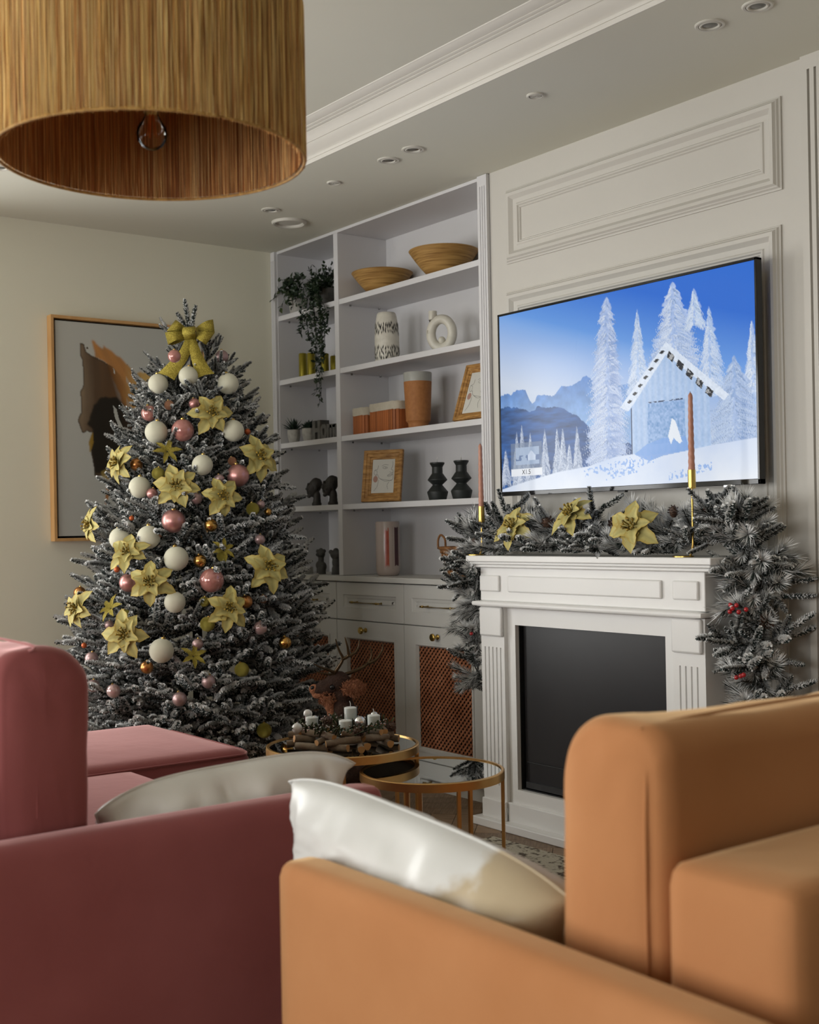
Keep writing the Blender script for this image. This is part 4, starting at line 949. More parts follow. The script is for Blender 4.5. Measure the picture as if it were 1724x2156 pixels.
torso(0.318, 0.06, 'f', 'grey female torso candle on the worktop'); torso(0.440, 0.07, 'm', 'grey male torso candle half hidden by the bookcase divider')
e = empty('concrete_block', (0.165, 0.06, s5)); tag(e, 'small pale concrete block with pinholes on the worktop', 'ornament')
box('body', 'concrete', 0.125, 0.205, 0.035, 0.085, s5, s5 + 0.036, e, 0.003)
m_ = MB()
for k in range(8): m_.tube([(0.14 + 0.007 * k, 0.0348, s5 + 0.012 + 0.012 * (k % 2)), (0.14 + 0.007 * k, 0.0352, s5 + 0.012 + 0.012 * (k % 2))], 0.0012, 6)
m_.build('pinholes', 'ink', e)
# trailing plants
def leaf_shape(mb, p, d, L, wd, nrm, mi=0):
    d = d.normalized(); s_ = d.cross(nrm)
    if s_.length < 1e-4: s_ = d.cross(Vector((1, 0, 0)))
    s_.normalize(); n_ = s_.cross(d)
    q = [p, p + d * L * .35 + s_ * wd * .5, p + d * L * .65 + s_ * wd * .36, p + d * L - n_ * L * .12, p + d * L * .65 - s_ * wd * .36, p + d * L * .35 - s_ * wd * .5, p + d * L * .45 - n_ * L * .08]
    mb.add(q, [(0, 1, 6), (1, 2, 6), (2, 3, 6), (3, 4, 6), (4, 5, 6), (5, 0, 6)], mi)
def rv(): return Vector((random.uniform(-1, 1), random.uniform(-1, 1), random.uniform(-1, 1)))
e = empty('trailing_plant', (0.345, 0.09, s1)); tag(e, 'dark green trailing plant cascading over three shelves from a grey pot', 'plant')
MB().lathe([(0, 0), (0.050, 0), (0.060, 0.10), (0.055, 0.10), (0.05, 0.085), (0, 0.085)], 28, (0.345, 0.10, s1)).build('pot', 'concrete_dark', e)
lf = MB(); st = MB()
for k in range(46):
    a = random.uniform(0, 2 * PI); rr = random.uniform(0, 0.055); p = Vector((0.345 + rr * math.cos(a), 0.09 + rr * math.sin(a) * .8, s1 + 0.085)); hgt = random.uniform(0.03, 0.135)
    q = p + Vector((math.cos(a) * random.uniform(.01, .06), math.sin(a) * random.uniform(.01, .04) - .01, hgt)); st.tube([p, (p + q) / 2 + rv() * .008, q], 0.0012, 4, cap=False)
    for j in range(6):
        c = p + (q - p) * random.uniform(.3, 1.05); leaf_shape(lf, c, rv() + Vector((0, -.2, .35)), random.uniform(.020, .036), random.uniform(.011, .017), rv())
ENDS = [(a_ + .06, b_, c_) for a_, b_, c_ in [(.40, -.015, 1.775), (.42, -.02, 1.80), (.37, -.02, 1.95), (.43, -.02, 1.98), (.455, -.025, 2.04), (.30, -.02, 2.10), (.34, -.02, 2.03), (.40, -.03, 1.88), (.46, -.01, 2.12), (.25, -.02, 2.14), (.385, -.025, 1.83), (.44, -.03, 1.92)]]
for (ex, ey, ez) in ENDS:
    p0 = Vector((0.345 + random.uniform(-.04, .04), 0.06, s1 + 0.09)); top = Vector((p0.x * .5 + ex * .5, -0.012 + random.uniform(-.01, .005), s1 + random.uniform(.06, .11)))
    pts = smooth_line([p0, (p0 + top) / 2 + Vector((0, 0, .02)), top, Vector((ex + random.uniform(-.02, .02), ey - .01, s1 - .03)), Vector((ex, ey, (s1 + ez) / 2)), Vector((ex + random.uniform(-.012, .012), ey, ez))], 8)
    st.tube(pts, 0.0011, 4, cap=False)
    for i in range(3, len(pts)):
        for _ in range(2):
            d = rv() + Vector((0, -.35, -.45)); leaf_shape(lf, pts[i] + rv() * .003, d, random.uniform(.018, .032), random.uniform(.010, .016), Vector((0, -1, .2)) + rv() * .5)
st.build('stems', 'ivy_leaf', e, recalc=False, kind='stuff'); lf.build('leaves', 'ivy_leaf', e, smooth=0, recalc=False, kind='stuff')
e = empty('ivy_plant', (0.11, 0.06, s1)); tag(e, 'small ivy with paler leaves hanging over the top shelf corner', 'plant')
MB().lathe([(0, 0), (0.042, 0), (0.052, 0.085), (0.047, 0.085), (0.044, 0.07), (0, 0.07)], 28, (0.13, 0.07, s1)).build('pot', 'concrete', e)
lf = MB(); lg = MB(); st = MB()
for k in range(26):
    a = random.uniform(PI * .75, PI * 2.1); p = Vector((0.13, 0.06, s1 + 0.075)); q = p + Vector((random.uniform(-.10, .16), random.uniform(-.09, -.02), random.uniform(-.06, .10)))
    mid = (p + q) / 2 + Vector((0, 0, .05)); pts = smooth_line([p, mid, q], 5); st.tube(pts, 0.001, 4, cap=False)
    for c in pts[3:]:
        leaf_shape(lg if (q.x < .10 and random.random() < .7) else lf, c, rv() + Vector((-.3, -.4, -.2)), random.uniform(.024, .040), random.uniform(.016, .026), Vector((0, -1, .4)) + rv() * .4)
st.build('stems', 'ivy_leaf', e, recalc=False, kind='stuff'); lf.build('leaves', 'ivy_leaf', e, smooth=0, recalc=False, kind='stuff'); lg.build('pale_leaves', 'ivy_light', e, smooth=0, recalc=False, kind='stuff')

# ------------------------------------------------------------------ sofas
def prof_cushion(mb, x0, x1, y0, y1, z0, z1, rf, rb, n=8, along='y', endr=0.035):
    """back cushion: section rounded at the front top (rf) and back top (rb), swept along, ends rounded over"""
    sec = [(x0 + 0.012, z0), (x0, z0 + 0.04)]
    for i in range(n + 1):
        a = PI - PI / 2 * i / n; sec.append((x0 + rf + rf * math.cos(a), z1 - rf + rf * math.sin(a)))
    for i in range(n + 1):
        a = PI / 2 - PI / 2 * i / n; sec.append((x1 - rb + rb * math.cos(a), z1 - rb + rb * math.sin(a)))
    sec += [(x1, z0 + 0.04), (x1 - 0.012, z0)]
    cx, cz = (x0 + x1) / 2, (z0 + z1) / 2; k = len(sec); vs = []; fs = []; st = []
    for i in range(6):
        a = PI / 2 * i / 5; st.append((y0 + endr * (1 - math.sin(a)), endr * (1 - math.cos(a))))
    st = st[::-1]
    rows = [(y0 - 0.010, 0.055), (y0 - 0.004, 0.030)] + [(y0 + endr * (1 - math.cos(PI / 2 * i / 5)) , endr * 0.6 * (1 - math.sin(PI / 2 * i / 5))) for i in range(6)]
    L = y1 - y0
    rows += [(y0 + L * t, -0.010 * math.sin(PI * t)) for t in (0.2, 0.35, 0.5, 0.65, 0.8)]
    rows += [(y1 - (r[0] - y0), r[1]) for r in rows[:8][::-1]]
    for y, ins in rows:
        for (a, b) in sec:
            dx, dz = a - cx, b - cz; q = max(abs(dx) / (x1 - x0) * 2, abs(dz) / (z1 - z0) * 2)
            vs.append((a - math.copysign(min(ins, abs(dx)), dx), y, b - math.copysign(min(ins, abs(dz)), dz)))
    for r in range(len(rows) - 1):
        for i in range(k): fs.append((r * k + i, r * k + (i + 1) % k, (r + 1) * k + (i + 1) % k, (r + 1) * k + i))
    fs.append(tuple(range(k))); fs.append(tuple((len(rows) - 1) * k + i for i in range(k)))
    M = None if along == 'y' else Matrix(((0, -1, 0, 0), (1, 0, 0, 0), (0, 0, 1, 0), (0, 0, 0, 1)))
    mb.add(vs, fs, 0, M)
    return sec
def plump(o, strength=0.012, size=0.16, lev=2):
    """soft unevenness of stuffed upholstery"""
    ss = o.modifiers.new('round', 'SUBSURF'); ss.levels = ss.render_levels = lev
    if 'stuffing%g' % size not in bpy.data.textures:
        tx = bpy.data.textures.new('stuffing%g' % size, 'CLOUDS'); tx.noise_scale = size; tx.noise_depth = 2
    d = o.modifiers.new('stuffing', 'DISPLACE'); d.texture = bpy.data.textures['stuffing%g' % size]; d.strength = strength; d.mid_level = 0.5; d.texture_coords = 'LOCAL'
    return o
def feet(e, pts, mt='matte_black'):
    for (x, y) in pts: MB().lathe([(0, 0), (0.014, 0), (0.018, 0.06), (0, 0.06)], 14, (x, y, 0.009)).build('foot', mt, e)
V = 'orange_velvet'
so = empty('sofa', (4.27, -1.25, 0.0)); tag(so, 'orange velvet sofa in the foreground with its back to the right', 'sofa')
MB().rbox((3.812, -2.292, 0.07), (4.80, -2.205, 0.604), 0.028, 14, puff=(0.004, 0.006, 0.004)).build('armrest', V, so, smooth=60)
MB().rbox((3.812, -0.40, 0.07), (4.80, -0.312, 0.604), 0.028, 14, puff=(0.004, 0.006, 0.004)).build('armrest', V, so, smooth=60)
MB().rbox((3.80, -2.215, 0.07), (4.56, -0.395, 0.27), 0.02, 8).build('seat_base', V, so, smooth=60)
for a, b in ((-2.205, -1.31), (-1.305, -0.405)): MB().rbox((3.80, a, 0.265), (4.34, b, 0.435), 0.035, 12, puff=(0.01, 0, 0.015)).build('seat_cushion', V, so, smooth=60)
MB().rbox((4.548, -2.165, 0.07), (4.752, -0.40, 0.730), 0.030, 14, puff=(0, 0.003, 0.004)).build('back_frame', V, so, smooth=60)
for a, b in ((-2.150, -1.285), (-1.28, -0.41)):
    m_ = MB(); prof_cushion(m_, 4.345, 4.545, a, b, 0.435, 0.893, 0.085, 0.045)
    c = plump(m_.build('back_cushion', V, so, smooth=50))
    pp = [(4.512, a + 0.002, 0.47), (4.515, a - 0.004, 0.60), (4.517, a - 0.006, 0.75), (4.515, a + 0.0, 0.845), (4.502, a + 0.010, 0.874), (4.499, a + 0.05, 0.889), (4.499, (a + b) / 2, 0.893), (4.499, b - 0.05, 0.889)]
    MB().tube(smooth_line(pp, 5), 0.0024, 8).build('piping', V, c)
feet(so, ((3.85, -2.25), (4.70, -2.25), (3.85, -0.36), (4.70, -0.36)))
V = 'pink_velvet'
sp_ = empty('sofa', (2.4, -2.1, 0.0)); tag(sp_, 'dusty pink velvet corner sofa with chaise in front of the tree', 'sofa')
MB().rbox((3.362, -2.86, 0.07), (3.452, -1.800, 0.604), 0.028, 14, puff=(0.006, 0.004, 0.004)).build('armrest', V, sp_, smooth=60)
MB().rbox((2.03, -2.65, 0.07), (3.365, -1.77, 0.27), 0.02, 8).build('seat_base', V, sp_, smooth=60)
MB().rbox((2.065, -2.50, 0.265), (3.355, -1.755, 0.440), 0.045, 14, puff=(0, 0.01, 0.012)).build('seat_cushion', V, sp_, smooth=60)
ch = MB().rbox((1.305, -2.65, 0.08), (2.06, -1.330, 0.448), 0.050, 16, puff=(0, 0.006, 0.010)).build('chaise', V, sp_, smooth=60)
MB().tube(smooth_line([(2.056, -2.40, 0.428), (2.057, -1.80, 0.430), (2.056, -1.42, 0.429), (2.040, -1.352, 0.428), (1.98, -1.330, 0.429), (1.90, -1.327, 0.430), (1.45, -1.328, 0.430)], 6), 0.004, 8).build('piping', V, ch)
MB().rbox((1.305, -2.86, 0.07), (3.362, -2.645, 0.722), 0.030, 14).build('back_frame', V, sp_, smooth=60)
for a, b in ((2.345, 3.356), (1.31, 2.34)):
    m_ = MB(); prof_cushion(m_, 2.414, 2.600, -b, -a, 0.445, 0.945, 0.085, 0.05, along='x')
    # the section runs from the seat side (y = -2.414) to the frame side (y = -2.600)
    m_.v = [(x, -y, z) for x, y, z in m_.v]
    c = plump(m_.build('back_cushion', V, sp_, smooth=50), 0.024)
    pp = [(b - 0.001, -2.530, 0.48), (b + 0.009, -2.528, 0.65), (b + 0.009, -2.528, 0.83), (b + 0.003, -2.530, 0.905), (b - 0.012, -2.532, 0.934), (b - 0.05, -2.532, 0.950), (a + 0.1, -2.532, 0.951)]
    MB().tube(smooth_line(pp, 5), 0.0024, 8).build('piping', V, c)
feet(sp_, ((1.36, -1.38), (3.41, -1.86), (1.36, -2.80), (3.41, -2.80)))
# ------------------------------------------------------------------ throw pillows
def pillow(name, mt, loc, rotm, w_, h, th, seed, lb, pinch=0.05, wr=0.012, blunt=0):
    n = 48; g = MB(); q = vnoise((n + 1, n + 1), (9, 3), seed, 4); q2 = vnoise((n + 1, n + 1), (9, 3), seed + 9, 4); vs = []; idx = {}
    for sd in (1, -1):
        for i in range(n + 1):
            for j in range(n + 1):
                u, v = 2 * i / n - 1, 2 * j / n - 1
                bl = blunt * u > 0; e_ = (1 - abs(u) ** (9 if bl else 2.6)) * (1 - abs(v) ** 2.6); t = th / 2 * max(e_, 0) ** 0.5
                x = u * w_ / 2 * (1 - (0.06 if bl else 0.34) * (1 - v * v) * (abs(u) ** 7)); z = v * h / 2 * (1 - pinch * (1 - u ** 4) * abs(v) ** 4)
                edge = (i in (0, n)) or (j in (0, n))
                t += 0 if edge else wr * ((q if sd > 0 else q2)[i, j] - 0.5) * 2 * min(1, e_ * 3)
                if edge and sd < 0: idx[(sd, i, j)] = idx[(1, i, j)]; continue
                idx[(sd, i, j)] = len(vs); vs.append((x, -sd * t, z))
    fs = [(idx[(sd, i, j)], idx[(sd, i + 1, j)], idx[(sd, i + 1, j + 1)], idx[(sd, i, j + 1)]) for sd in (1, -1) for i in range(n) for j in range(n)]
    e = empty(name, loc, local=True); e.rotation_euler = rotm.to_euler()
    g.add(vs, fs); o = g.build('cover', mt, e, smooth=80, local=True)
    ring_ = [vs[idx[(1, i, 0)]] for i in range(n)] + [vs[idx[(1, n, j)]] for j in range(n)] + [vs[idx[(1, n - i, n)]] for i in range(n)] + [vs[idx[(1, 0, n - j)]] for j in range(n)]
    MB().tube(ring_, 0.0022, 6, closed=True).build('seam', mt, e, local=True)
    tag(e, lb, 'pillow', 'throw pillows on the sofas'); return e
pw = mat('satin_print', (0.74, 0.74, 0.72), 0.36, c2=(0.70, 0.70, 0.68), ns=3, sheen=0.2, sheen_tint=(1, 1, 1), bump=0.10, bs=7)
nt = pw.node_tree; bsd = nt.nodes['Principled BSDF']; old = bsd.inputs['Base Color'].links[0].from_socket
tcn = nt.nodes.new('ShaderNodeTexCoord'); sep = nt.nodes.new('ShaderNodeSeparateXYZ'); nt.links.new(tcn.outputs['Object'], sep.inputs[0])
nz = nt.nodes.new('ShaderNodeTexNoise'); nz.inputs['Scale'].default_value = 7; nz.inputs['Detail'].default_value = 4; nt.links.new(tcn.outputs['Object'], nz.inputs['Vector'])
ma = nt.nodes.new('ShaderNodeMath'); ma.operation = 'MULTIPLY_ADD'; ma.inputs[1].default_value = 2.0; nt.links.new(sep.outputs['X'], ma.inputs[0]); nt.links.new(nz.outputs['Fac'], ma.inputs[2])
rp = nt.nodes.new('ShaderNodeValToRGB'); rp.color_ramp.elements[0].position = 0.90; rp.color_ramp.elements[1].position = 1.0; rp.color_ramp.elements[1].color = (.75, .75, .75, 1)
nt.links.new(ma.outputs[0], rp.inputs['Fac'])
mx = nt.nodes.new('ShaderNodeMixRGB'); mx.inputs['Color2'].default_value = (0.44, 0.31, 0.13, 1); nt.links.new(old, mx.inputs['Color1']); nt.links.new(rp.outputs['Color'], mx.inputs['Fac']); nt.links.new(mx.outputs[0], bsd.inputs['Base Color'])
Rw = Matrix.Rotation(math.radians(4), 3, 'Y') @ Matrix.Rotation(math.radians(4), 3, 'X')
pillow('throw_pillow', 'satin_print', (3.950, -2.108, 0.545), Rw, 0.765, 0.205, 0.190, 3, 'white satin pillow with gold print leaning on the orange armrest', -0.34, 0.026, 1)
Rp = Matrix.Rotation(math.radians(90), 3, 'Z') @ Matrix.Rotation(math.radians(-2), 3, 'Y') @ Matrix.Rotation(math.radians(4), 3, 'X')
pillow('throw_pillow', 'satin_grey', (3.268, -2.066, 0.515), Rp, 0.62, 0.19, 0.190, 5, 'pale grey satin pillow leaning on the pink armrest', -0.55, 0.034, -1)
# ------------------------------------------------------------------ nest of round tables
def table(cx, cy, zt, R, pairs, lb):
    e = empty('side_table', (cx, cy, 0.008)); tag(e, lb, 'table', 'nesting mirror-top tables')
    MB().lathe([(R, 0), (R, 0.024), (R - 0.003, 0.026), (R - 0.010, 0.026), (R - 0.010, 0.006), (R - 0.014, 0.0), (R, 0.0)], 96, (cx, cy, zt - 0.026)).build('rim', 'brushed_gold', e, smooth=30)
    m_ = MB().lathe([(0, 0), (R - 0.011, 0), (R - 0.011, 0.005), (0, 0.005)], 96, (cx, cy, zt - 0.0085)).build('mirror_top', 'mirror_glass', e, smooth=30)
    MB().lathe([(0, 0), (R - 0.012, 0), (R - 0.012, 0.004), (0, 0.004)], 64, (cx, cy, zt - 0.0130)).build('underside', 'matte_black', e, smooth=30)
    for ang, half in pairs:
        for sg in (-1, 1):
            a = math.radians(ang + sg * half); x, y = cx + (R - 0.006) * math.cos(a), cy + (R - 0.006) * math.sin(a)
            M = Matrix.Translation((x, y, 0)) @ Matrix.Rotation(a, 4, 'Z')
            MB().box(-0.005, 0.005, -0.005, 0.005, 0.012, zt - 0.024, M=M).build('leg', 'brushed_gold', e, smooth=0)
    pts = [(cx + (R - 0.006) * math.cos(t), cy + (R - 0.006) * math.sin(t), 0.0135) for t in np.linspace(0, 2 * PI, 73)[:-1]]
    MB().tube(pts, 0.005, 6, closed=True).build('base_ring', 'brushed_gold', e)
    return e
TB = (2.305, -1.149); TS = (2.646, -1.055)
table(*TB, 0.470, 0.243, ((60, 3.2), (-37, 4), (-75, 4), (-127, 3.2), (150, 4)), 'taller round mirror-top table with gold rim carrying the log wreath')
table(*TS, 0.4255, 0.218, ((48, 4), (-12, 5), (-52, 5), (-102, 4.5), (170, 4)), 'lower round mirror-top table with gold rim, empty, by the fireplace')
# ------------------------------------------------------------------ rug
rg = box('rug', 'rug_pile', 2.10, 5.2, -3.9, -0.352, 0.0, 0.009, bevel=0.003); tag(rg, 'beige rug speckled with dark brown lying under the sofas', 'rug')
# ------------------------------------------------------------------ pendant lamp
LX, LY, LZ, LR, LH = 3.361, -2.272, 1.884, 0.2985, 0.338
pn = empty('pendant_lamp', (LX, LY, ZU)); tag(pn, 'large drum pendant lamp covered in straw-coloured raffia', 'lamp')
def see_light(mname, fac):
    """thin plant fibre lets part of the light through"""
    nt = MATS[mname].node_tree; b = nt.nodes['Principled BSDF']; out = [n_ for n_ in nt.nodes if n_.type == 'OUTPUT_MATERIAL'][0]
    tr_ = nt.nodes.new('ShaderNodeBsdfTranslucent'); mx_ = nt.nodes.new('ShaderNodeMixShader'); mx_.inputs[0].default_value = fac
    nt.links.new(b.inputs['Base Color'].links[0].from_socket, tr_.inputs['Color'])
    nt.links.new(b.outputs[0], mx_.inputs[1]); nt.links.new(tr_.outputs[0], mx_.inputs[2]); nt.links.new(mx_.outputs[0], out.inputs['Surface'])
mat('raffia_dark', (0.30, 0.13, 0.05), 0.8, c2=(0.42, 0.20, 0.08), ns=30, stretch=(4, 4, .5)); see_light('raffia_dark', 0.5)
mat('raffia', (0.4, 0.25, 0.1), 0.6, attr='col', spec=0.3); see_light('raffia', 0.14)
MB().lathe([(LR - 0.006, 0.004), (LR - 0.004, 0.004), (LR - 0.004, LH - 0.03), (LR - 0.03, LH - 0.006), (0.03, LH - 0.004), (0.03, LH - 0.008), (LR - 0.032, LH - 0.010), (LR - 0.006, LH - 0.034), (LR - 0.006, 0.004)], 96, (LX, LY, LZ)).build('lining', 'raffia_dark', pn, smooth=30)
def raffia(name, r0, ns_, tones, inside):
    m_ = MB(); cols = []
    for k in range(ns_):
        a0 = 2 * PI * (k + random.uniform(-.4, .4)) / ns_; wd = random.uniform(0.5, 1.25) * 2 * PI / ns_ * (0.66 if inside else 0.92); off = random.uniform(0, 0.0028); col = np.array(random.choice(tones)) * random.uniform(0.72, 1.15)
        a = a0; o = len(m_.v); path = []
        zs = [0.0 + random.uniform(-.002, .003)] + [LH * t for t in (.12, .28, .44, .60, .76)] + [LH - 0.035]
        for z in zs: path.append((r0 + (-off if inside else off), z))
        if not inside: path += [(r0 - 0.010 + off, LH - 0.012), (r0 - 0.036, LH + off), (r0 - 0.10, LH + 0.002)]
        for i, (r, z) in enumerate(path):
            a += random.uniform(-1, 1) * 0.0016; w2 = wd * (0.75 if i in (0,) else random.uniform(.8, 1.1))
            tw = random.uniform(-.0005, .0005)
            m_.v += [(LX + (r + tw) * math.cos(a - w2 / 2), LY + (r + tw) * math.sin(a - w2 / 2), LZ + z), (LX + (r - tw) * math.cos(a + w2 / 2), LY + (r - tw) * math.sin(a + w2 / 2), LZ + z)]
            cols += [col * random.uniform(.92, 1.08)] * 2
        for i in range(len(path) - 1): m_.f.append((o + 2 * i, o + 2 * i + 1, o + 2 * i + 3, o + 2 * i + 2)); m_.m.append(0)
    return m_.build(name, 'raffia', pn, smooth=0, recalc=False, cols=np.array(cols), kind='stuff')
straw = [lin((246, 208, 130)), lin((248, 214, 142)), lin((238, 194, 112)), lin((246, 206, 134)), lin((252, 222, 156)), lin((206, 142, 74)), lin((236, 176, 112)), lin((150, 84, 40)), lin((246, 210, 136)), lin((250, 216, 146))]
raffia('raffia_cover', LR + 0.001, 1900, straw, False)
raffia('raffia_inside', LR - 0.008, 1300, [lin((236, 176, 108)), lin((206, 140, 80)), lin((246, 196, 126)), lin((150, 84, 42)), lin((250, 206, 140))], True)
pts = [(LX + LR * math.cos(t), LY + LR * math.sin(t), LZ + 0.001) for t in np.linspace(0, 2 * PI, 97)[:-1]]
MB().tube(pts, 0.0032, 6, closed=True).build('hem', mat('raffia_hem', lin((188, 146, 80)), 0.7, c2=lin((150, 108, 52)), ns=60).name, pn)
sp3 = MB()
for q in range(3): sp3.tube([(LX, LY, LZ + LH - 0.006), (LX + (LR - 0.02) * math.cos(q * 2.094), LY + (LR - 0.02) * math.sin(q * 2.094), LZ + LH - 0.006)], 0.003, 6)
sp3.build('spider', 'matte_black', pn); MB().tube([(LX, LY, LZ + 0.115), (LX, LY, ZU)], 0.004, 8).build('cord', 'matte_black', pn)
MB().lathe([(0.055, -0.02), (0.055, 0), (0, 0)], 24, (LX, LY, ZU - 0.0005)).build('ceiling_rose', 'spot_white', pn)
bz_ = LZ + 0.050
MB().lathe([(0.0, -0.031), (0.010, -0.0295), (0.020, -0.0235), (0.028, -0.013), (0.031, 0.0), (0.028, 0.013), (0.020, 0.025), (0.014, 0.036), (0.013, 0.045)], 32, (LX, LY, bz_)).build('bulb', 'bulb_glass', pn, smooth=60)
MB().lathe([(0, 0.105), (0.019, 0.105), (0.019, 0.055), (0.0145, 0.050), (0.0145, 0.042), (0, 0.042)], 24, (LX, LY, bz_)).build('socket', 'brass', pn, smooth=30)
fm = MB()
for q in range(4): fm.tube([(LX + 0.004 * math.cos(q * 1.57), LY + 0.004 * math.sin(q * 1.57), bz_ + 0.04), (LX + 0.010 * math.cos(q * 1.57), LY + 0.010 * math.sin(q * 1.57), bz_ - 0.004)], 0.0012, 6)
fm.build('filament', 'filament', pn)
# ------------------------------------------------------------------ ceiling fittings
def spot(x, y, R, lb, kind='spot'):
    z = ZS
    if kind == 'spot':
        e = empty('ceiling_spotlight', (x, y, z)); tag(e, lb, 'spotlight', 'recessed ceiling spotlights')
        MB().lathe([(R, 0.0), (R, -0.002), (R * .93, -0.0045), (R * .78, -0.0045), (R * .76, -0.001), (R * .76, 0.0)], 40, (x, y, z)).build('ring', 'spot_white', e, smooth=30)
        MB().lathe([(R * .75, -0.0015), (R * .72, -0.004), (R * .62, -0.0055), (R * .55, -0.004), (R * .54, -0.0005)], 40, (x, y, z)).build('inner_ring', 'spot_white', e, smooth=30)
        MB().lathe([(R * .76, -0.0012), (R * .74, -0.0012), (R * .74, -0.0006), (R * .76, -0.0006)], 40, (x, y, z)).build('gap', 'shadow_gap', e)
        MB().lathe([(R * .54, -0.0012), (R * .35, -0.003), (0, -0.0035), (0, -0.0005)], 32, (x, y, z)).build('lens', 'spot_glass', e, smooth=60)
    elif kind == 'vent':
        e = empty('ceiling_vent', (x, y, z)); tag(e, lb, 'vent', 'small round ceiling vents')
        MB().lathe([(R, 0.0), (R, -0.003), (R * .9, -0.006), (R * .74, -0.006), (R * .72, 0.0)], 40, (x, y, z)).build('ring', 'spot_white', e, smooth=30)
        MB().lathe([(R * .73, -0.001), (0, -0.001), (0, -0.0003), (R * .73, -0.0003)], 32, (x, y, z)).build('recess', 'shadow_gap', e)
        for q in (.62, .48, .34, .20): MB().lathe([(R * q, -0.001), (R * q, -0.005), (R * (q - .08), -0.005), (R * (q - .08), -0.001)], 32, (x, y, z)).build('louvre_ring', 'spot_white', e, smooth=30)
    else:
        e = empty('ceiling_diffuser', (x, y, z)); tag(e, lb, 'vent')
        MB().lathe([(R, 0.0), (R, -0.004), (R * .95, -0.012), (R * .86, -0.013), (R * .78, -0.008), (R * .76, 0.0)], 56, (x, y, z)).build('ring', 'spot_white', e, smooth=40)
        MB().lathe([(R * .76, -0.0008), (R * .60, -0.004), (R * .30, -0.006), (0, -0.0065), (0, -0.0005)], 48, (x, y, z)).build('disc', 'spot_white', e, smooth=60)
spot(0.757, -0.456, 0.044, 'recessed ceiling spotlight beside the large round diffuser'); spot(1.662, -0.456, 0.044, 'recessed spotlight of a pair above the bookcase, nearer the tree')
spot(1.828, -0.460, 0.044, 'recessed spotlight of a pair above the bookcase, nearer the television'); spot(3.253, -0.452, 0.044, 'recessed spotlight above the television, lower of the pair at the picture edge')
spot(3.418, -0.447, 0.044, 'recessed spotlight above the television, topmost in the picture'); spot(0.748, -1.678, 0.044, 'recessed ceiling spotlight at the picture edge beside the pendant lamp')
spot(1.282, -0.462, 0.030, 'small ribbed ceiling vent between lamp and bookcase', 'vent'); spot(2.530, -0.474, 0.030, 'small ribbed ceiling vent above the panelled wall', 'vent')
spot(0.611, -0.272, 0.082, 'large round white ceiling diffuser above the tree', 'big')

# ------------------------------------------------------------------ Christmas tree
def needles(mb, cols, pts, nl, step, per, rnd, flock, wd, lean=0.75, dark=(0.026, 0.037, 0.034), taper=True, up=Vector((0, 0, 1)), fat=0.5):
    """needles all round a twig; the flocked ones are white, mostly on the upper side"""
    P = [Vector(p) for p in pts]; seg = [(P[i + 1] - P[i]).length for i in range(len(P) - 1)]; tot = sum(seg); d = 0.0; ph = rnd.random() * 6
    while d < tot:
        a = d; i = 0
        while i < len(seg) - 1 and a > seg[i]: a -= seg[i]; i += 1
        p = P[i] + (P[i + 1] - P[i]) * min(1, a / seg[i]); t = (P[i + 1] - P[i]).normalized(); s_, u_ = frame_of(t)
        k = 1.0 if not taper else (0.55 + 0.45 * min(1, (tot - d) / 0.03)) * (0.6 + 0.4 * min(1, d / 0.02))
        for q in range(per):
            ang = ph + 2 * PI * (q + rnd.random() * 0.6) / per + d * 90
            r = s_ * math.cos(ang) + u_ * math.sin(ang); dr = (t * lean + r * (1.0 - 0.35 * lean) + Vector((rnd.uniform(-.12, .12), rnd.uniform(-.12, .12), rnd.uniform(-.12, .12)))).normalized()
            L = nl * k * rnd.uniform(0.75, 1.12); sd = dr.cross(r)
            sd = sd.normalized() if sd.length > 1e-4 else s_; w2 = wd * rnd.uniform(.7, 1.2)
            white = rnd.random() < flock * (0.70 + 0.45 * r.dot(up))
            o = len(mb.v); e = p + dr * L; md = p + dr * L * fat
            mb.v += [tuple(p), tuple(md + sd * w2 / 2), tuple(e), tuple(md - sd * w2 / 2)]; mb.f.append((o, o + 1, o + 2, o + 3)); mb.m.append(0)
            g = rnd.uniform(.82, 1.07); dk = np.array(dark) * rnd.uniform(.7, 1.5)
            wt_ = np.array((0.93, 0.93, 0.92)) * g
            if white: cols += [wt_ * .30 + dk * .70, wt_ * .88 + dk * .12, wt_, wt_ * .88 + dk * .12]
            else: cols += [dk, dk, dk * 1.1 + (wt_ * .20 if rnd.random() < .35 else 0), dk]
        d += step * rnd.uniform(.8, 1.2)
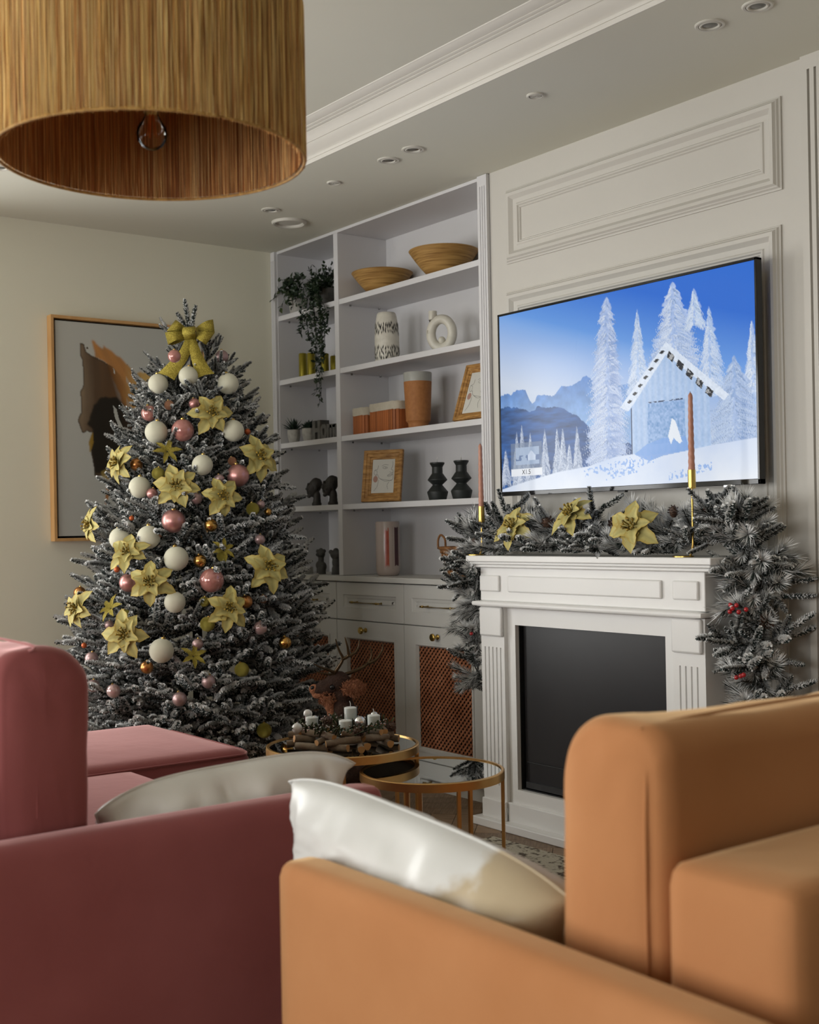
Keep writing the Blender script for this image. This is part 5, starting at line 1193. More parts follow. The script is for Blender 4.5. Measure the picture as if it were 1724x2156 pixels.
def fir_branch(seed, L=0.30, nside=8, flock=0.85):
    rnd = random.Random(seed); mb = MB(); cols = []
    main = smooth_line([(0, 0, 0), (L * .4, rnd.uniform(-.01, .01), -.012), (L * .75, rnd.uniform(-.015, .015), 0.0), (L, rnd.uniform(-.02, .02), 0.025)], 5)
    def stem(pts, r):
        o = len(mb.v); mb.tube(pts, [r * (1 - .6 * i / (len(pts) - 1)) for i in range(len(pts))], 5, cap=False); cols.extend([np.array((.045, .036, .028))] * (len(mb.v) - o))
    stem(main, .0035); needles(mb, cols, main[3:], .0175, .0032, 8, rnd, flock, .0062, lean=.55, fat=.68)
    for k in range(nside):
        t = 0.16 + 0.74 * k / (nside - 1); p = main[int(t * (len(main) - 1))]; sg = 1 if k % 2 else -1
        l = (0.150 - 0.065 * t) * rnd.uniform(.8, 1.15); a = rnd.uniform(.6, .95); upk = rnd.uniform(-.15, .42)
        d = Vector((math.cos(a), sg * math.sin(a), upk)).normalized(); q = [p, p + d * l * .5 + Vector((0, 0, .004)), p + d * l + Vector((.012, 0, .010))]
        q = smooth_line(q, 3); stem(q, .0022); needles(mb, cols, q, .0175, .0032, 8, rnd, flock, .0062, lean=.55, fat=.68)
    for k in range(3):
        t = rnd.uniform(.2, .7); p = main[int(t * (len(main) - 1))]; d = Vector((.75, rnd.uniform(-.4, .4), .75)).normalized(); l = rnd.uniform(.06, .09)
        q = [p, p + d * l * .5, p + d * l]; stem(q, .002); needles(mb, cols, q, .0175, .0032, 8, rnd, flock, .0062, lean=.55, fat=.68)
    return mb, np.array(cols)
TA = Vector((0.603, -0.783, 0.0))
def TR(z): return float(np.interp(z, [0.10, 0.25, 0.44, 0.70, 0.975, 1.22, 1.40, 1.60, 1.72, 1.85, 1.977, 2.06, 2.14], [.48, .55, .575, .535, .475, .415, .360, .310, .270, .205, .150, .10, .02]))
tree = empty('christmas_tree', tuple(TA)); tag(tree, 'tall snow-flocked Christmas tree hung with baubles and poinsettias in the corner', 'christmas tree')
MB().tube([(TA.x, TA.y, 0.02), (TA.x, TA.y, 1.0), (TA.x + .015, TA.y - .01, 2.07)], [0.028, 0.02, 0.006], 10).build('trunk', 'tree_stem', tree)
st_ = MB()
for q in range(4): st_.tube([(TA.x, TA.y, 0.10), (TA.x + .22 * math.cos(q * PI / 2 + .5), TA.y + .22 * math.sin(q * PI / 2 + .5), 0.012)], 0.011, 8)
st_.build('stand', 'matte_black', tree)
BR = []
for k in range(6):
    mb, cl_ = fir_branch(100 + k, 0.30 if k < 4 else 0.24, 8 if k < 4 else 7, 1.2 if k % 3 else 1.45)
    o = mb.build('branch', 'foliage', tree, smooth=0, recalc=False, cols=cl_, local=True); BR.append(o)
rnd = random.Random(21); items = []; z = 0.25; row = 0
while z < 1.99:
    R = TR(z); nb = max(5, int(2 * PI * R / (0.135 if z < 1.4 else 0.125 if z < 1.65 else 0.15)))
    for k in range(nb):
        az = 2 * PI * (k + 0.5 * (row % 2) + rnd.uniform(-.22, .22)) / nb; zz = z + rnd.uniform(-.035, .035); Rr = TR(zz) * rnd.uniform(.88, 1.04)
        items.append((az, zz, Rr, 1))
        if R > .2 and k % 2 == row % 2: items.append((az + rnd.uniform(-.2, .2), zz + rnd.uniform(-.04, .04), Rr * rnd.uniform(.70, .84), 0))
    z += 0.085 if z < 1.5 else 0.075; row += 1
camd = math.atan2(CAM.y - TA.y, CAM.x - TA.x); parts = []
def facing(it): return math.cos(it[0] - camd)
items.sort(key=lambda it: -(facing(it) + 0.25 * it[3]))
used = set(); back = MB(); bcols = []; nparts = 0
for it in items:
    az, zz, R, outer = it; i = rnd.randrange(len(BR)) if zz < 1.75 else rnd.choice((4, 5)); sc_ = 1.0 if zz < 1.3 else max(.50, 1 - (zz - 1.3) * .68)
    L = (0.30 if i < 4 else 0.24) * sc_; el = np.interp(zz, [.1, .5, 1.2, 1.7, 2.0], [-.10, .02, .14, .35, .75]) + rnd.uniform(-.18, .18)
    r0 = max(0.0, R - L * math.cos(el)); sz = sc_ * rnd.uniform(.92, 1.1)
    M = Matrix.Translation((r0 * math.cos(az), r0 * math.sin(az), zz - L * math.sin(el) * .5)) @ Matrix.Rotation(az + rnd.uniform(-.2, .2), 4, 'Z') @ Matrix.Rotation(-el, 4, 'Y') @ Matrix.Rotation(rnd.uniform(-.5, .5), 4, 'X') @ Matrix.Diagonal((sz, sz, sz, 1))
    if nparts < 300 and facing(it) > -0.45:
        if i not in used: BR[i].matrix_local = M; used.add(i)
        else: share(BR[i], 'branch', tree, M)
        nparts += 1
    elif outer:
        me = BR[i].data; o = len(back.v); n_ = len(me.vertices); co = np.empty(n_ * 3); me.vertices.foreach_get('co', co)
        if len(back.v) < 160000:
            co = co.reshape(-1, 3); A = np.array(M); co = co @ A[:3, :3].T + A[:3, 3]
            cc = np.empty(n_ * 4, dtype=np.float32); me.color_attributes['col'].data.foreach_get('color', cc); bcols.append(cc.reshape(-1, 4)[:, :3])
            back.v += co.tolist(); back.f += [tuple(v + o for v in p.vertices) for p in me.polygons]
back.m = [0] * len(back.f)
if back.v: back.build('rear_branches', 'foliage', tree, smooth=0, recalc=False, cols=np.concatenate(bcols), local=True, kind='stuff')
# the shaded inner boughs, too many and too deep to tell apart
ib = MB(); ic = []; r3 = random.Random(77); lo = []
for k in range(3):
    mb, cols_ = MB(), []; 
    for q in range(6):
        d = Vector((1, r3.uniform(-.7, .7), r3.uniform(-.25, .45))).normalized(); p0 = Vector((r3.uniform(0, .08), 0, 0)); needles(mb, cols_, [p0, p0 + d * .09, p0 + d * .18 + Vector((0, 0, .01))], .020, .0065, 5, r3, .85, .0085)
    lo.append((np.array(mb.v), mb.f, np.array(cols_)))
for k in range(170):
    zz = r3.uniform(.27, 1.80); az = camd + r3.uniform(-1.9, 1.9); R = TR(zz) * r3.uniform(.55, .80); M = np.array(Matrix.Translation(((R - .16) * math.cos(az), (R - .16) * math.sin(az), zz)) @ Matrix.Rotation(az, 4, 'Z') @ Matrix.Rotation(r3.uniform(-.3, .3), 4, 'Y') @ Matrix.Rotation(r3.uniform(-1, 1), 4, 'X'))
    v_, f_, c_ = lo[k % 3]; o = len(ib.v); ib.v += (v_ @ M[:3, :3].T + M[:3, 3]).tolist(); ib.f += [tuple(q + o for q in f) for f in f_]; ic.append(c_)
ib.m = [0] * len(ib.f); ib.build('inner_boughs', 'foliage', tree, smooth=0, recalc=False, cols=np.concatenate(ic), local=True, kind='stuff')
# three shoots at the very top
tp = MB(); tc_ = []; r2 = random.Random(5)
for dx, dz, l in ((-.055, .10, .115), (-.02, .16, .17), (.028, .13, .14)):
    b0 = Vector((.040, -.030, 2.02)); rt = Vector((_c, _s, 0)); q = [b0, b0 + rt * dx * .5 + Vector((0, 0, dz * .55)), b0 + rt * dx + Vector((0, 0, dz))]
    needles(tp, tc_, q, .019, .0030, 8, r2, .62, .0050, lean=.6, fat=.65)
tp.build('top_shoots', 'foliage', tree, smooth=0, recalc=False, cols=np.array(tc_), local=True)

def on_tree(px, py, k=1.0):
    """the point of the tree's outer surface that is seen at that place in the photograph"""
    d = ray(px, py); best = None; t = 4.2
    while t < 6.2:
        p = CAM + d * t; R = TR(p.z) * k; dist = math.hypot(p.x - TA.x, p.y - TA.y)
        if dist <= R: return p, t
        if best is None or dist - R < best[0]: best = (dist - R, p, t)
        t += 0.01
    return best[1], best[2]
def outward(p, up=0.15):
    o = Vector((p.x - TA.x, p.y - TA.y, 0)); o = o.normalized() if o.length > 1e-4 else Vector((0, -1, 0)); c = (CAM - p).normalized()
    return (o * .6 + c * .55 + Vector((0, 0, up))).normalized()
# ------------------------------------------------------------------ baubles
def glitter(name, c, c2, metal=0.85, ns=260):
    m_ = mat(name, c, 0.34, metal, c2=c2, ns=ns, nd=2, bump=0.7, bs=ns * 1.2); return name
mat('bauble_cream', (0.66, 0.64, 0.505), 0.75, c2=(0.64, 0.62, 0.485), ns=60, sheen=0.3, sheen_tint=(1, 1, .9)); mat('bauble_pink_gloss', (0.50, 0.215, 0.19), 0.12, 0.25, c2=(0.46, 0.19, 0.165), ns=5, coat=1.0)
mat('bauble_pink', (0.60, 0.30, 0.28), 0.33, 0.75, c2=(0.57, 0.28, 0.26), ns=5); mat('bauble_rose', (0.46, 0.315, 0.31), 0.36, 0.6, c2=(0.44, 0.30, 0.295), ns=5)
mat('bauble_rose_gloss', (0.52, 0.35, 0.34), 0.14, 0.3, c2=(0.48, 0.32, 0.31), ns=30, coat=1.0); mat('bauble_copper', (0.55, 0.25, 0.09), 0.3, 1.0, c2=(0.52, 0.23, 0.08), ns=5)
mat('bauble_gold', (0.60, 0.34, 0.10), 0.22, 1.0, c2=(0.57, 0.32, 0.09), ns=5); mat('bauble_orange', (0.55, 0.13, 0.04), 0.3, 0.4, c2=(0.5, 0.11, 0.035), ns=5)
glitter('bauble_lime_glitter', (0.60, 0.51, 0.10), (0.24, 0.20, 0.03), .6, 46); glitter('bauble_copper_glitter', (0.62, 0.33, 0.20), (0.34, 0.15, 0.08), .6, 34); glitter('gold_glitter', (0.56, 0.45, 0.08), (0.32, 0.25, 0.035), .55); glitter('glitter_leaf', (0.60, 0.49, 0.10), (0.28, 0.22, 0.03), .5, 26)
UB = {}
def unit_ball(mt):
    if mt not in UB:
        b = MB().ball((0, 0, 0), 1.0, 32).build('ball', mt, smooth=80, local=True); me = b.data; bpy.data.objects.remove(b)
        UB[mt] = me
    return UB[mt]
capb = MB().lathe([(0.24, 0.95), (0.26, 1.02), (0.24, 1.15), (0.10, 1.18), (0, 1.18)], 16); capb.tube([(.07 * math.cos(t), 0, 1.25 + .09 * math.sin(t)) for t in np.linspace(0, 2 * PI, 13)[:-1]], .018, 5, closed=True)
co = capb.build('cap', 'brass', local=True); CAPM = co.data; bpy.data.objects.remove(co)
KIND = {'W': ('bauble_cream', 'matte cream'), 'P': ('bauble_pink_gloss', 'glossy pink'), 'p': ('bauble_pink', 'satin pink'), 'r': ('bauble_rose', 'satin dusty-rose'), 'R': ('bauble_rose_gloss', 'glossy pale rose'),
        'c': ('bauble_copper', 'satin copper'), 'g': ('bauble_gold', 'shiny gold'), 'o': ('bauble_orange', 'orange'), 'L': ('bauble_lime_glitter', 'lime-gold glitter'), 'C': ('bauble_copper_glitter', 'copper glitter')}
BA = [(333, 808, 21, 'W', 'under the end of the bow, leftmost of three'), (397, 792, 21, 'W', 'between the two tails of the bow'), (480, 808, 22.5, 'W', 'right of the bow, rightmost of three'), (329, 910, 24, 'W', 'left of the large glossy pink one in the upper tree'), (491, 907, 23, 'W', 'under the uppermost poinsettia'),
      (426, 979, 22, 'W', 'at the centre of the upper tree above two poinsettias'), (294, 1026, 23, 'W', 'above a small pink bauble on the left flank'), (254, 1134, 24, 'W', 'behind a lime glitter bauble near the painting corner'), (313, 1131, 24.5, 'W', 'left of the large satin pink one mid tree'), (371, 1176, 26, 'W', 'mid tree beside a small gold bauble'), (368, 1268, 22.5, 'W', 'half covered by the poinsettia mid tree'), (340, 1370, 26, 'W', 'lowest on the tree above a copper bauble'),
      (385, 906, 24, 'P', 'in the upper tree between cream baubles'), (314, 870, 17, 'P', 'half hidden under branches on the upper left'), (446, 1222, 26, 'P', 'mid tree above the lower right poinsettia'), (367, 750, 14, 'P', 'on the tail of the gold bow'),
      (501, 1001, 24, 'p', 'large, between the right-hand poinsettias'), (365, 1097, 25, 'p', 'large, mid tree below two poinsettias'), (271, 1227, 20, 'p', 'behind the poinsettia on the left flank'), (320, 1039, 12, 'p', 'small, touching a cream bauble and a poinsettia'), (409, 850, 12, 'p', 'small, left of the uppermost poinsettia'),
      (467, 751, 14, 'r', 'right of the bow near the top'), (414, 1050, 12, 'r', 'between two neighbouring poinsettias'), (462, 1008, 10, 'r', 'small, left of the large satin pink one'), (549, 1062, 9, 'r', 'beside a lime glitter one on the right flank'), (547, 1136, 11, 'r', 'on the right flank above a poinsettia'), (193, 1386, 14, 'r', 'on the far left flank below an orange one'), (196, 1444, 13.5, 'r', 'low left, next to a glossy one behind the sofa back'), (439, 1435, 15, 'r', 'low on the tree, below the glitter leaves'), (378, 1472, 15.5, 'r', 'lowest of its colour, just above the pink sofa'), (416, 1356, 12, 'r', 'deep among branches right of the lowest cream one'), (230, 1316, 10, 'r', 'tucked behind the lower left poinsettia'),
      (548, 1322, 14.5, 'R', 'on the lower right flank'), (239, 1455, 15, 'R', 'low left, just above the pink sofa'),
      (287, 978, 13.5, 'c', 'beside the uppermost left poinsettia'), (518, 1267, 14, 'c', 'right of the lower right poinsettia'), (554, 1261, 9, 'C', 'small, under the right-flank poinsettia'), (309, 1405, 14, 'c', 'below the lowest cream one'), (168, 1248, 13, 'c', 'above the far left poinsettia'), (600, 1353, 13.5, 'g', 'at the right edge beside the lattice doors'), (444, 1106, 14, 'g', 'mid tree right of the large satin pink one'), (421, 1181, 14, 'g', 'mid tree right of a cream one'), (564, 1078, 8, 'g', 'small, at the right edge below the poinsettia'),
      (356, 853, 10.5, 'C', 'small, in the upper tree left of the poinsettia'), (489, 971, 9.5, 'C', 'small, above the large satin pink one on the right'), (334, 1124, 8.5, 'C', 'small, against a cream one mid tree'),
      (521, 909, 6.5, 'o', 'tiny, right of a cream one'), (277, 1091, 5.5, 'o', 'tiny, on the left flank above a cream one'), (246, 1199, 6.5, 'o', 'tiny, below the left-hand poinsettia'), (177, 1359, 6, 'o', 'tiny, at the far left above a dusty-rose one'),
      (333, 997, 13.5, 'L', 'above the central upper poinsettia'), (532, 1072, 14, 'L', 'on the right flank below two poinsettias'), (247, 1127, 15, 'L', 'in front of a cream one near the painting corner'), (264, 1299, 15.5, 'L', 'between the left-hand poinsettias'), (437, 1314, 16, 'L', 'under the lower right poinsettia, left'), (430, 1267, 11, 'L', 'above the lower right poinsettia'), (509, 1410, 15.5, 'L', 'low on the right half of the tree'), (556, 1538, 16, 'L', 'hanging lowest, beside the mirror-top table'), (468, 1171, 12, 'L', 'behind glitter leaves mid tree')]
for px, py, rpx, kd, where in BA:
    p, t = on_tree(px, py, 1.75 if (px, py) == (367, 750) else 1.06 if rpx > 18 else 1.04); r = rpx * t / FPX
    e = empty('bauble', tuple(p), (random.uniform(-.2, .2), random.uniform(-.2, .2), random.uniform(0, 6)), local=True); e.scale = (r, r, r)
    mt, nm = KIND[kd]; share(unit_ball(mt), 'ball', e, Matrix.Identity(4)); share(CAPM, 'cap', e, Matrix.Translation((0, 0, .27)) @ Matrix.Scale(.72, 4))
    tag(e, '%s bauble %s' % (nm, where), 'bauble', 'baubles on the Christmas tree')
# ------------------------------------------------------------------ poinsettias
mat('petal', (0.56, 0.50, 0.19), 0.65, attr='col', sheen=0.15, sheen_tint=(1, 1, .8))
def petal_mesh(name, L, wd, curl, mt, edge_gold=True, lobed=True, seed=0):
    g = random.Random(seed); m_ = MB(); cols = []; n = 9; rows = 5
    for i in range(n + 1):
        t = i / n; w2 = wd / 2 * (math.sin(PI * min(1, t ** .75)) ** .8 if 0 < t < 1 else 0) * (1 + (0.16 * math.sin(t * 17 + seed) if lobed and .3 < t < .95 else 0)); w2 = max(w2, wd * .05 if t < .2 else 0.0004)
        for j in range(rows):
            v = j / (rows - 1) * 2 - 1; z = -curl * L * t * t + 0.09 * L * abs(v) * math.sin(PI * t) + 0.05 * L * math.sin(PI * t) + g.uniform(-.0008, .0008)
            m_.v.append((L * t, v * w2, z)); base = np.array((0.55, 0.485, 0.175)) * (1.0 - .22 * (j == 2)) * g.uniform(.93, 1.05)
            if i == 0: base = np.array((0.34, 0.34, 0.10))
            if edge_gold and (j in (0, rows - 1) or i >= n - 0) and t > .3: base = base * .35 + np.array((0.46, 0.29, 0.035)) * .65
            cols.append(base)
    m_.f = [(i * rows + j, i * rows + j + 1, (i + 1) * rows + j + 1, (i + 1) * rows + j) for i in range(n) for j in range(rows - 1)]; m_.m = [0] * len(m_.f)
    o = m_.build(name, mt, smooth=60, recalc=False, local=True, cols=np.array(cols)); me = o.data; bpy.data.objects.remove(o)
    return me
PET = [petal_mesh('petal', 1.0, .60, .20, 'petal', seed=s_) for s_ in range(3)]; PETS = [petal_mesh('petal', .72, .46, .16, 'petal', seed=s_ + 5) for s_ in range(2)]
GLP = petal_mesh('glitter_petal', 1.0, .36, .12, 'glitter_leaf', False, True, 3)
cmb = MB()
for q in range(13):
    a = q * 2.4; r_ = .04 + .15 * (q / 13) ** .5; cmb.tube([(r_ * .5 * math.cos(a), r_ * .5 * math.sin(a), 0), (r_ * math.cos(a), r_ * math.sin(a), .10 + .05 * (q % 3))], .018, 5); cmb.ball((r_ * math.cos(a), r_ * math.sin(a), .11 + .05 * (q % 3)), .036, 8)
mat('stamen', (0.42, 0.27, 0.03), 0.5, c2=(0.07, 0.06, 0.012), ns=9, ramp=(.4, .6)); co = cmb.build('stamens', 'stamen', local=True, recalc=False); STM = co.data; bpy.data.objects.remove(co)
stm = MB().tube([(0, 0, -.75), (.02, 0, -.3), (0, 0, .02)], .022, 6); co = stm.build('stem', 'tree_stem', local=True); STE = co.data; bpy.data.objects.remove(co)
def flower(p, nrm, R, lb, seed, grp, glit=False, cat='poinsettia'):
    g = random.Random(seed); nrm = nrm.normalized(); a, b = frame_of(nrm)
    e = empty('glitter_flower' if glit else 'poinsettia', tuple(p), local=True); M3 = Matrix((b, a, nrm)).transposed(); e.rotation_euler = (M3 @ Matrix.Rotation(g.uniform(0, 6), 3, 'Z')).to_euler(); e.scale = (R, R, R)
    if glit:
        for q in range(6): share(GLP, 'petal', e, Matrix.Rotation(q * PI / 3 + g.uniform(-.15, .15), 4, 'Z') @ Matrix.Rotation(-g.uniform(.05, .30), 4, 'Y') @ Matrix.Translation((.05, 0, 0)))
    else:
        for q in range(6): share(g.choice(PET), 'petal', e, Matrix.Rotation(q * PI / 3 + g.uniform(-.18, .18), 4, 'Z') @ Matrix.Rotation(-g.uniform(-.12, .22), 4, 'Y') @ Matrix.Translation((-.01, 0, 0)) @ Matrix.Diagonal((g.uniform(.85, 1.08), 1, 1, 1)))
        for q in range(5): share(g.choice(PETS), 'petal', e, Matrix.Rotation(q * 2 * PI / 5 + .4 + g.uniform(-.2, .2), 4, 'Z') @ Matrix.Rotation(-g.uniform(.20, .50), 4, 'Y') @ Matrix.Translation((-.01, 0, .05)))
        share(STM, 'stamens', e, Matrix.Translation((0, 0, .12)) @ Matrix.Scale(1.35, 4))
    share(STE, 'stem', e, Matrix.Identity(4)); tag(e, lb, cat, grp); return e
RT = Vector((_c, _s, 0))
PO = [(445, 870, 50, .1, 'cream poinsettia highest on the tree, right of centre'), (543, 962, 53, .12, 'cream poinsettia on the upper right flank against the bookcase'), (251, 974, 50, -.75, 'cream poinsettia on the upper left flank in front of the painting'), (372, 1023, 54, 0., 'cream poinsettia at the centre of the upper tree'), (467, 1046, 50, .15, 'cream poinsettia just right of the central upper one'),
      (192, 1106, 45, -1.1, 'cream poinsettia turned sideways at the painting corner'), (269, 1164, 48, -.1, 'cream poinsettia left of mid tree, seen from below a cream bauble'), (316, 1227, 54, 0., 'cream poinsettia mid tree covering a cream bauble'), (564, 1195, 56, .05, 'cream poinsettia on the right flank beside the drawers'), (163, 1281, 50, -.7, 'cream poinsettia lowest on the far left flank'), (481, 1282, 52, .1, 'cream poinsettia on the lower right of the tree'), (264, 1337, 56, -.1, 'cream poinsettia lowest on the tree, left of centre')]
for i, (px, py, r, sd, lb) in enumerate(PO):
    p, t = on_tree(px, py, 1.20); n_ = outward(p, .25 if i not in (6,) else .7) + RT * sd; flower(p, n_, r * t / FPX, lb, 40 + i, 'poinsettias on the Christmas tree')
for i, (px, py, r, lb) in enumerate(((352, 951, 31, 'gold glitter leaf flower in the upper tree left of centre'), (234, 1281, 32, 'gold glitter leaf flower on the left flank between poinsettias'), (407, 1382, 30, 'gold glitter leaf flower right of the lowest cream bauble'), (470, 1158, 28, 'gold glitter leaf flower mid tree on the right'))):
    p, t = on_tree(px, py, 1.10); flower(p, outward(p, .75) + RT * (-.5 if i == 1 else .3), r * t / FPX, lb, 80 + i, 'glitter leaf flowers on the tree', True, 'flower')
# ------------------------------------------------------------------ bow on the tree top
p, t = on_tree(404, 735, 1.15); px1 = t / FPX; n_ = (CAM - p); n_.z = 0; n_.normalize()
bw = empty('ribbon_bow', tuple(p), local=True); bw.rotation_euler = Matrix((RT, -n_, Vector((0, 0, 1)))).transposed().to_euler(); tag(bw, 'large gold glitter ribbon bow at the top of the Christmas tree', 'bow')
def strip(name, path, wd, wdir, th=0.0012):
    """ribbon of width wd following path (x across, y depth, z up)"""
    m_ = MB(); P = smooth_line(path, 6); k = len(P); vs = []
    for i, q in enumerate(P):
        w2 = wd(i / (k - 1)) / 2 if callable(wd) else wd / 2; W_ = Vector(wdir(i / (k - 1)) if callable(wdir) else wdir).normalized(); vs += [q + W_ * w2, q - W_ * w2]
    m_.add(vs, [(2 * i, 2 * i + 1, 2 * i + 3, 2 * i + 2) for i in range(k - 1)])
    o = m_.build(name, 'gold_glitter', bw, smooth=60, local=True, recalc=False); sd = o.modifiers.new('thickness', 'SOLIDIFY'); sd.thickness = th; return o
s_ = px1
def Q(x, y, d=0): return Vector(((x - 404) * s_, -d, (735 - y) * s_))
CT = Q(404, 703, .02)
def bow_loop(ia, ib_, oa, ob, d0):
    """one loop: runs out in front, turns at the end and comes back behind"""
    m_ = MB(); n = 18; vs = []
    for i in range(n + 1):
        t = i / n * 2; s2 = t if t <= 1 else 2 - t; y = -(d0 + .034 * math.sin(PI * min(1, s2 * .93)) ** .8) if t <= 1 else (.016 * math.sin(PI * s2) - d0 * .3); k = s2 ** .8; over = .06 * math.exp(-((s2 - 1) / .12) ** 2)
        for (a, b) in ((ia, oa), (ib_, ob)):
            px_, py_ = a[0] + (b[0] - a[0]) * (k + over), a[1] + (b[1] - a[1]) * k; vs.append(((px_ - 404) * s_, y, (735 - py_) * s_))
    m_.add(vs, [(2 * i, 2 * i + 1, 2 * i + 3, 2 * i + 2) for i in range(n)])
    o = m_.build('loop', 'gold_glitter', bw, smooth=60, local=True, recalc=False); sd = o.modifiers.new('thickness', 'SOLIDIFY'); sd.thickness = .0014
bow_loop((395, 692), (393, 702), (374, 675), (356, 698), .010); bow_loop((413, 692), (415, 702), (449, 675), (452, 703), .010)
bow_loop((394, 701), (396, 713), (354, 702), (360, 727), .024); bow_loop((414, 701), (412, 713), (453, 704), (436, 728), .024)
for sx in (-1, 1):
    tl = [CT + Vector((0, -.006, -6 * s_)), CT + Vector((sx * 12 * s_, -.032, -45 * s_)), CT + Vector((sx * (24 if sx > 0 else 36) * s_, -.040, -76 * s_)), CT + Vector((sx * (32 if sx > 0 else 50) * s_, -.036, -92 * s_))]
    o = strip('tail', tl, lambda q: (16 + 22 * q) * s_, (1, 0, .25 * sx if sx > 0 else -.45))
    # swallow-tail notch: move the middle of the end row up
    me = o.data; k = len(me.vertices); a, b = me.vertices[k - 2].co.copy(), me.vertices[k - 1].co.copy(); a2, b2 = me.vertices[k - 4].co, me.vertices[k - 3].co
    bm = bmesh.new(); bm.from_mesh(me); bm.verts.ensure_lookup_table(); v1, v2, v3, v4 = bm.verts[k - 2], bm.verts[k - 1], bm.verts[k - 4], bm.verts[k - 3]
    for f in [f for f in bm.faces if v1 in f.verts and v2 in f.verts]: bm.faces.remove(f)
    md = bm.verts.new((v3.co + v4.co) / 2); d_ = (v1.co - v3.co); v1.co += d_ * .35; v2.co += d_ * .35
    bm.faces.new((v3, md, v1)); bm.faces.new((md, v4, v2)); bm.to_mesh(me); bm.free()
strip('knot', [CT + Vector((0, -.012, 13 * s_)), CT + Vector((0, -.045, 8 * s_)), CT + Vector((0, -.050, -6 * s_)), CT + Vector((0, -.014, -14 * s_))], lambda q: (21 + 6 * math.sin(PI * q)) * s_, (1, 0, .05), .004)

# ------------------------------------------------------------------ candlesticks with tapers on the mantel
def candlestick(x, y, zrod, zcup, ztop, side, lb, lc):
    z0 = 1.0425; e = empty('candlestick', (x, y, z0)); tag(e, lb, 'candlestick', 'brass candlesticks'); bx = x - side * 0.042
    pts = [(bx + 0.036 * math.cos(t), y + 0.030 * math.sin(t), z0 + 0.0035) for t in np.linspace(0, 2 * PI, 41)[:-1]]
    MB().lathe([(0, 0), (0.036, 0), (0.036, 0.0035), (0.034, 0.0045), (0, 0.0045)], 36, (bx, y, z0), sy=.85).build('base_plate', 'brass', e, smooth=30)
    rod = smooth_line([(bx + 0.030, y, z0 + 0.006), (x - 0.008, y, z0 + 0.012), (x - 0.001, y, z0 + 0.040), (x, y, z0 + 0.09), (x, y, zrod)], 6) if side > 0 else smooth_line([(bx - 0.030, y, z0 + 0.006), (x + 0.008, y, z0 + 0.012), (x + 0.001, y, z0 + 0.040), (x, y, z0 + 0.09), (x, y, zrod)], 6)
    MB().tube(rod, 0.0038, 10).build('rod', 'brass', e)
    MB().lathe([(0, 0), (0.0125, 0), (0.0125, zcup - zrod), (0.0112, zcup - zrod), (0.0112, 0.01), (0, 0.01)], 28, (x, y, zrod)).build('cup', 'brass', e, smooth=30)
    c = empty('taper_candle', (x, y, zrod + 0.011)); tag(c, lc, 'candle', 'spiral taper candles')
    zb = zrod + 0.011; H = ztop - zb; m_ = MB(); n = 18; vs = []; rows = 60
    for i in range(rows + 1):
        t = i / rows; R = 0.0107 if t < .18 else 0.0112 - 0.0038 * ((t - .18) / .82); amp = 0 if t < .2 or t > .97 else .13; R *= 1 if t < .97 else (1 - (t - .97) / .03 * .7)
        for j in range(n):
            q = 2 * PI * j / n; r = R * (1 - amp * (0.5 - 0.5 * math.cos(3 * (q + t * 26)))); vs.append((x + r * math.cos(q), y + r * math.sin(q), zb + H * t))
    fs = [(i * n + j, i * n + (j + 1) % n, (i + 1) * n + (j + 1) % n, (i + 1) * n + j) for i in range(rows) for j in range(n)] + [tuple(range(n)), tuple(rows * n + j for j in range(n))]
    m_.add(vs, fs); m_.build('wax', 'taper_wax', c, smooth=60); MB().tube([(x, y, ztop), (x, y, ztop + .004)], .001, 5).build('wick', 'wick', c)
candlestick(1.922, -0.232, 1.172, 1.232, 1.474, 1, 'brass candlestick at the bookcase end of the mantel', 'pink spiral taper candle at the bookcase end of the mantel')
candlestick(2.967, -0.232, 1.262, 1.322, 1.569, 1, 'taller brass candlestick in front of the television', 'pink spiral taper candle in front of the television')
# ------------------------------------------------------------------ garland over the fireplace
def pine_sprig(seed, L=0.15, nl=.042, flock=.8):
    g = random.Random(seed); mb = MB(); cols = []
    pts = smooth_line([(0, 0, 0), (L * .5, g.uniform(-.008, .008), .006), (L, g.uniform(-.015, .015), .020)], 4)
    o = len(mb.v); mb.tube(pts, .0024, 5, cap=False); cols.extend([np.array((.05, .04, .03))] * (len(mb.v) - o))
    needles(mb, cols, pts, nl, .0042, 8, g, flock, .0030, lean=.95, dark=(.022, .030, .026), taper=False)
    return mb, np.array(cols)
gl = empty('garland', (2.46, -0.12, 1.043)); tag(gl, 'frosted pine garland draped over the mantel and down both sides', 'garland')
GP = []
for k in range(4):
    mb, c_ = pine_sprig(300 + k, (.13, .15, .16, .12)[k], (.050, .056, .060, .046)[k], (1.2, .95, 1.1, 1.3)[k]); GP.append(mb.build('pine_sprig', 'foliage', gl, smooth=0, recalc=False, cols=c_, local=True))
for k in range(3):
    mb, c_ = fir_branch(400 + k, .17, 4, .95); GP.append(mb.build('fir_sprig', 'foliage', gl, smooth=0, recalc=False, cols=c_, local=True))
go = Vector(ORG[gl.name]); gu = set(); gr_ = random.Random(9)
TOPP = [Vector(v) for v in smooth_line([(1.80, -.14, 1.075), (1.95, -.12, 1.095), (2.20, -.12, 1.10), (2.46, -.12, 1.10), (2.75, -.12, 1.10), (3.00, -.11, 1.125), (3.09, -.10, 1.12)], 8)]
RGT = [Vector(v) for v in smooth_line([(3.07, -.10, 1.17), (3.125, -.105, 1.06), (3.13, -.11, .95), (3.125, -.115, .82), (3.13, -.12, .70), (3.14, -.12, .55)], 8)]
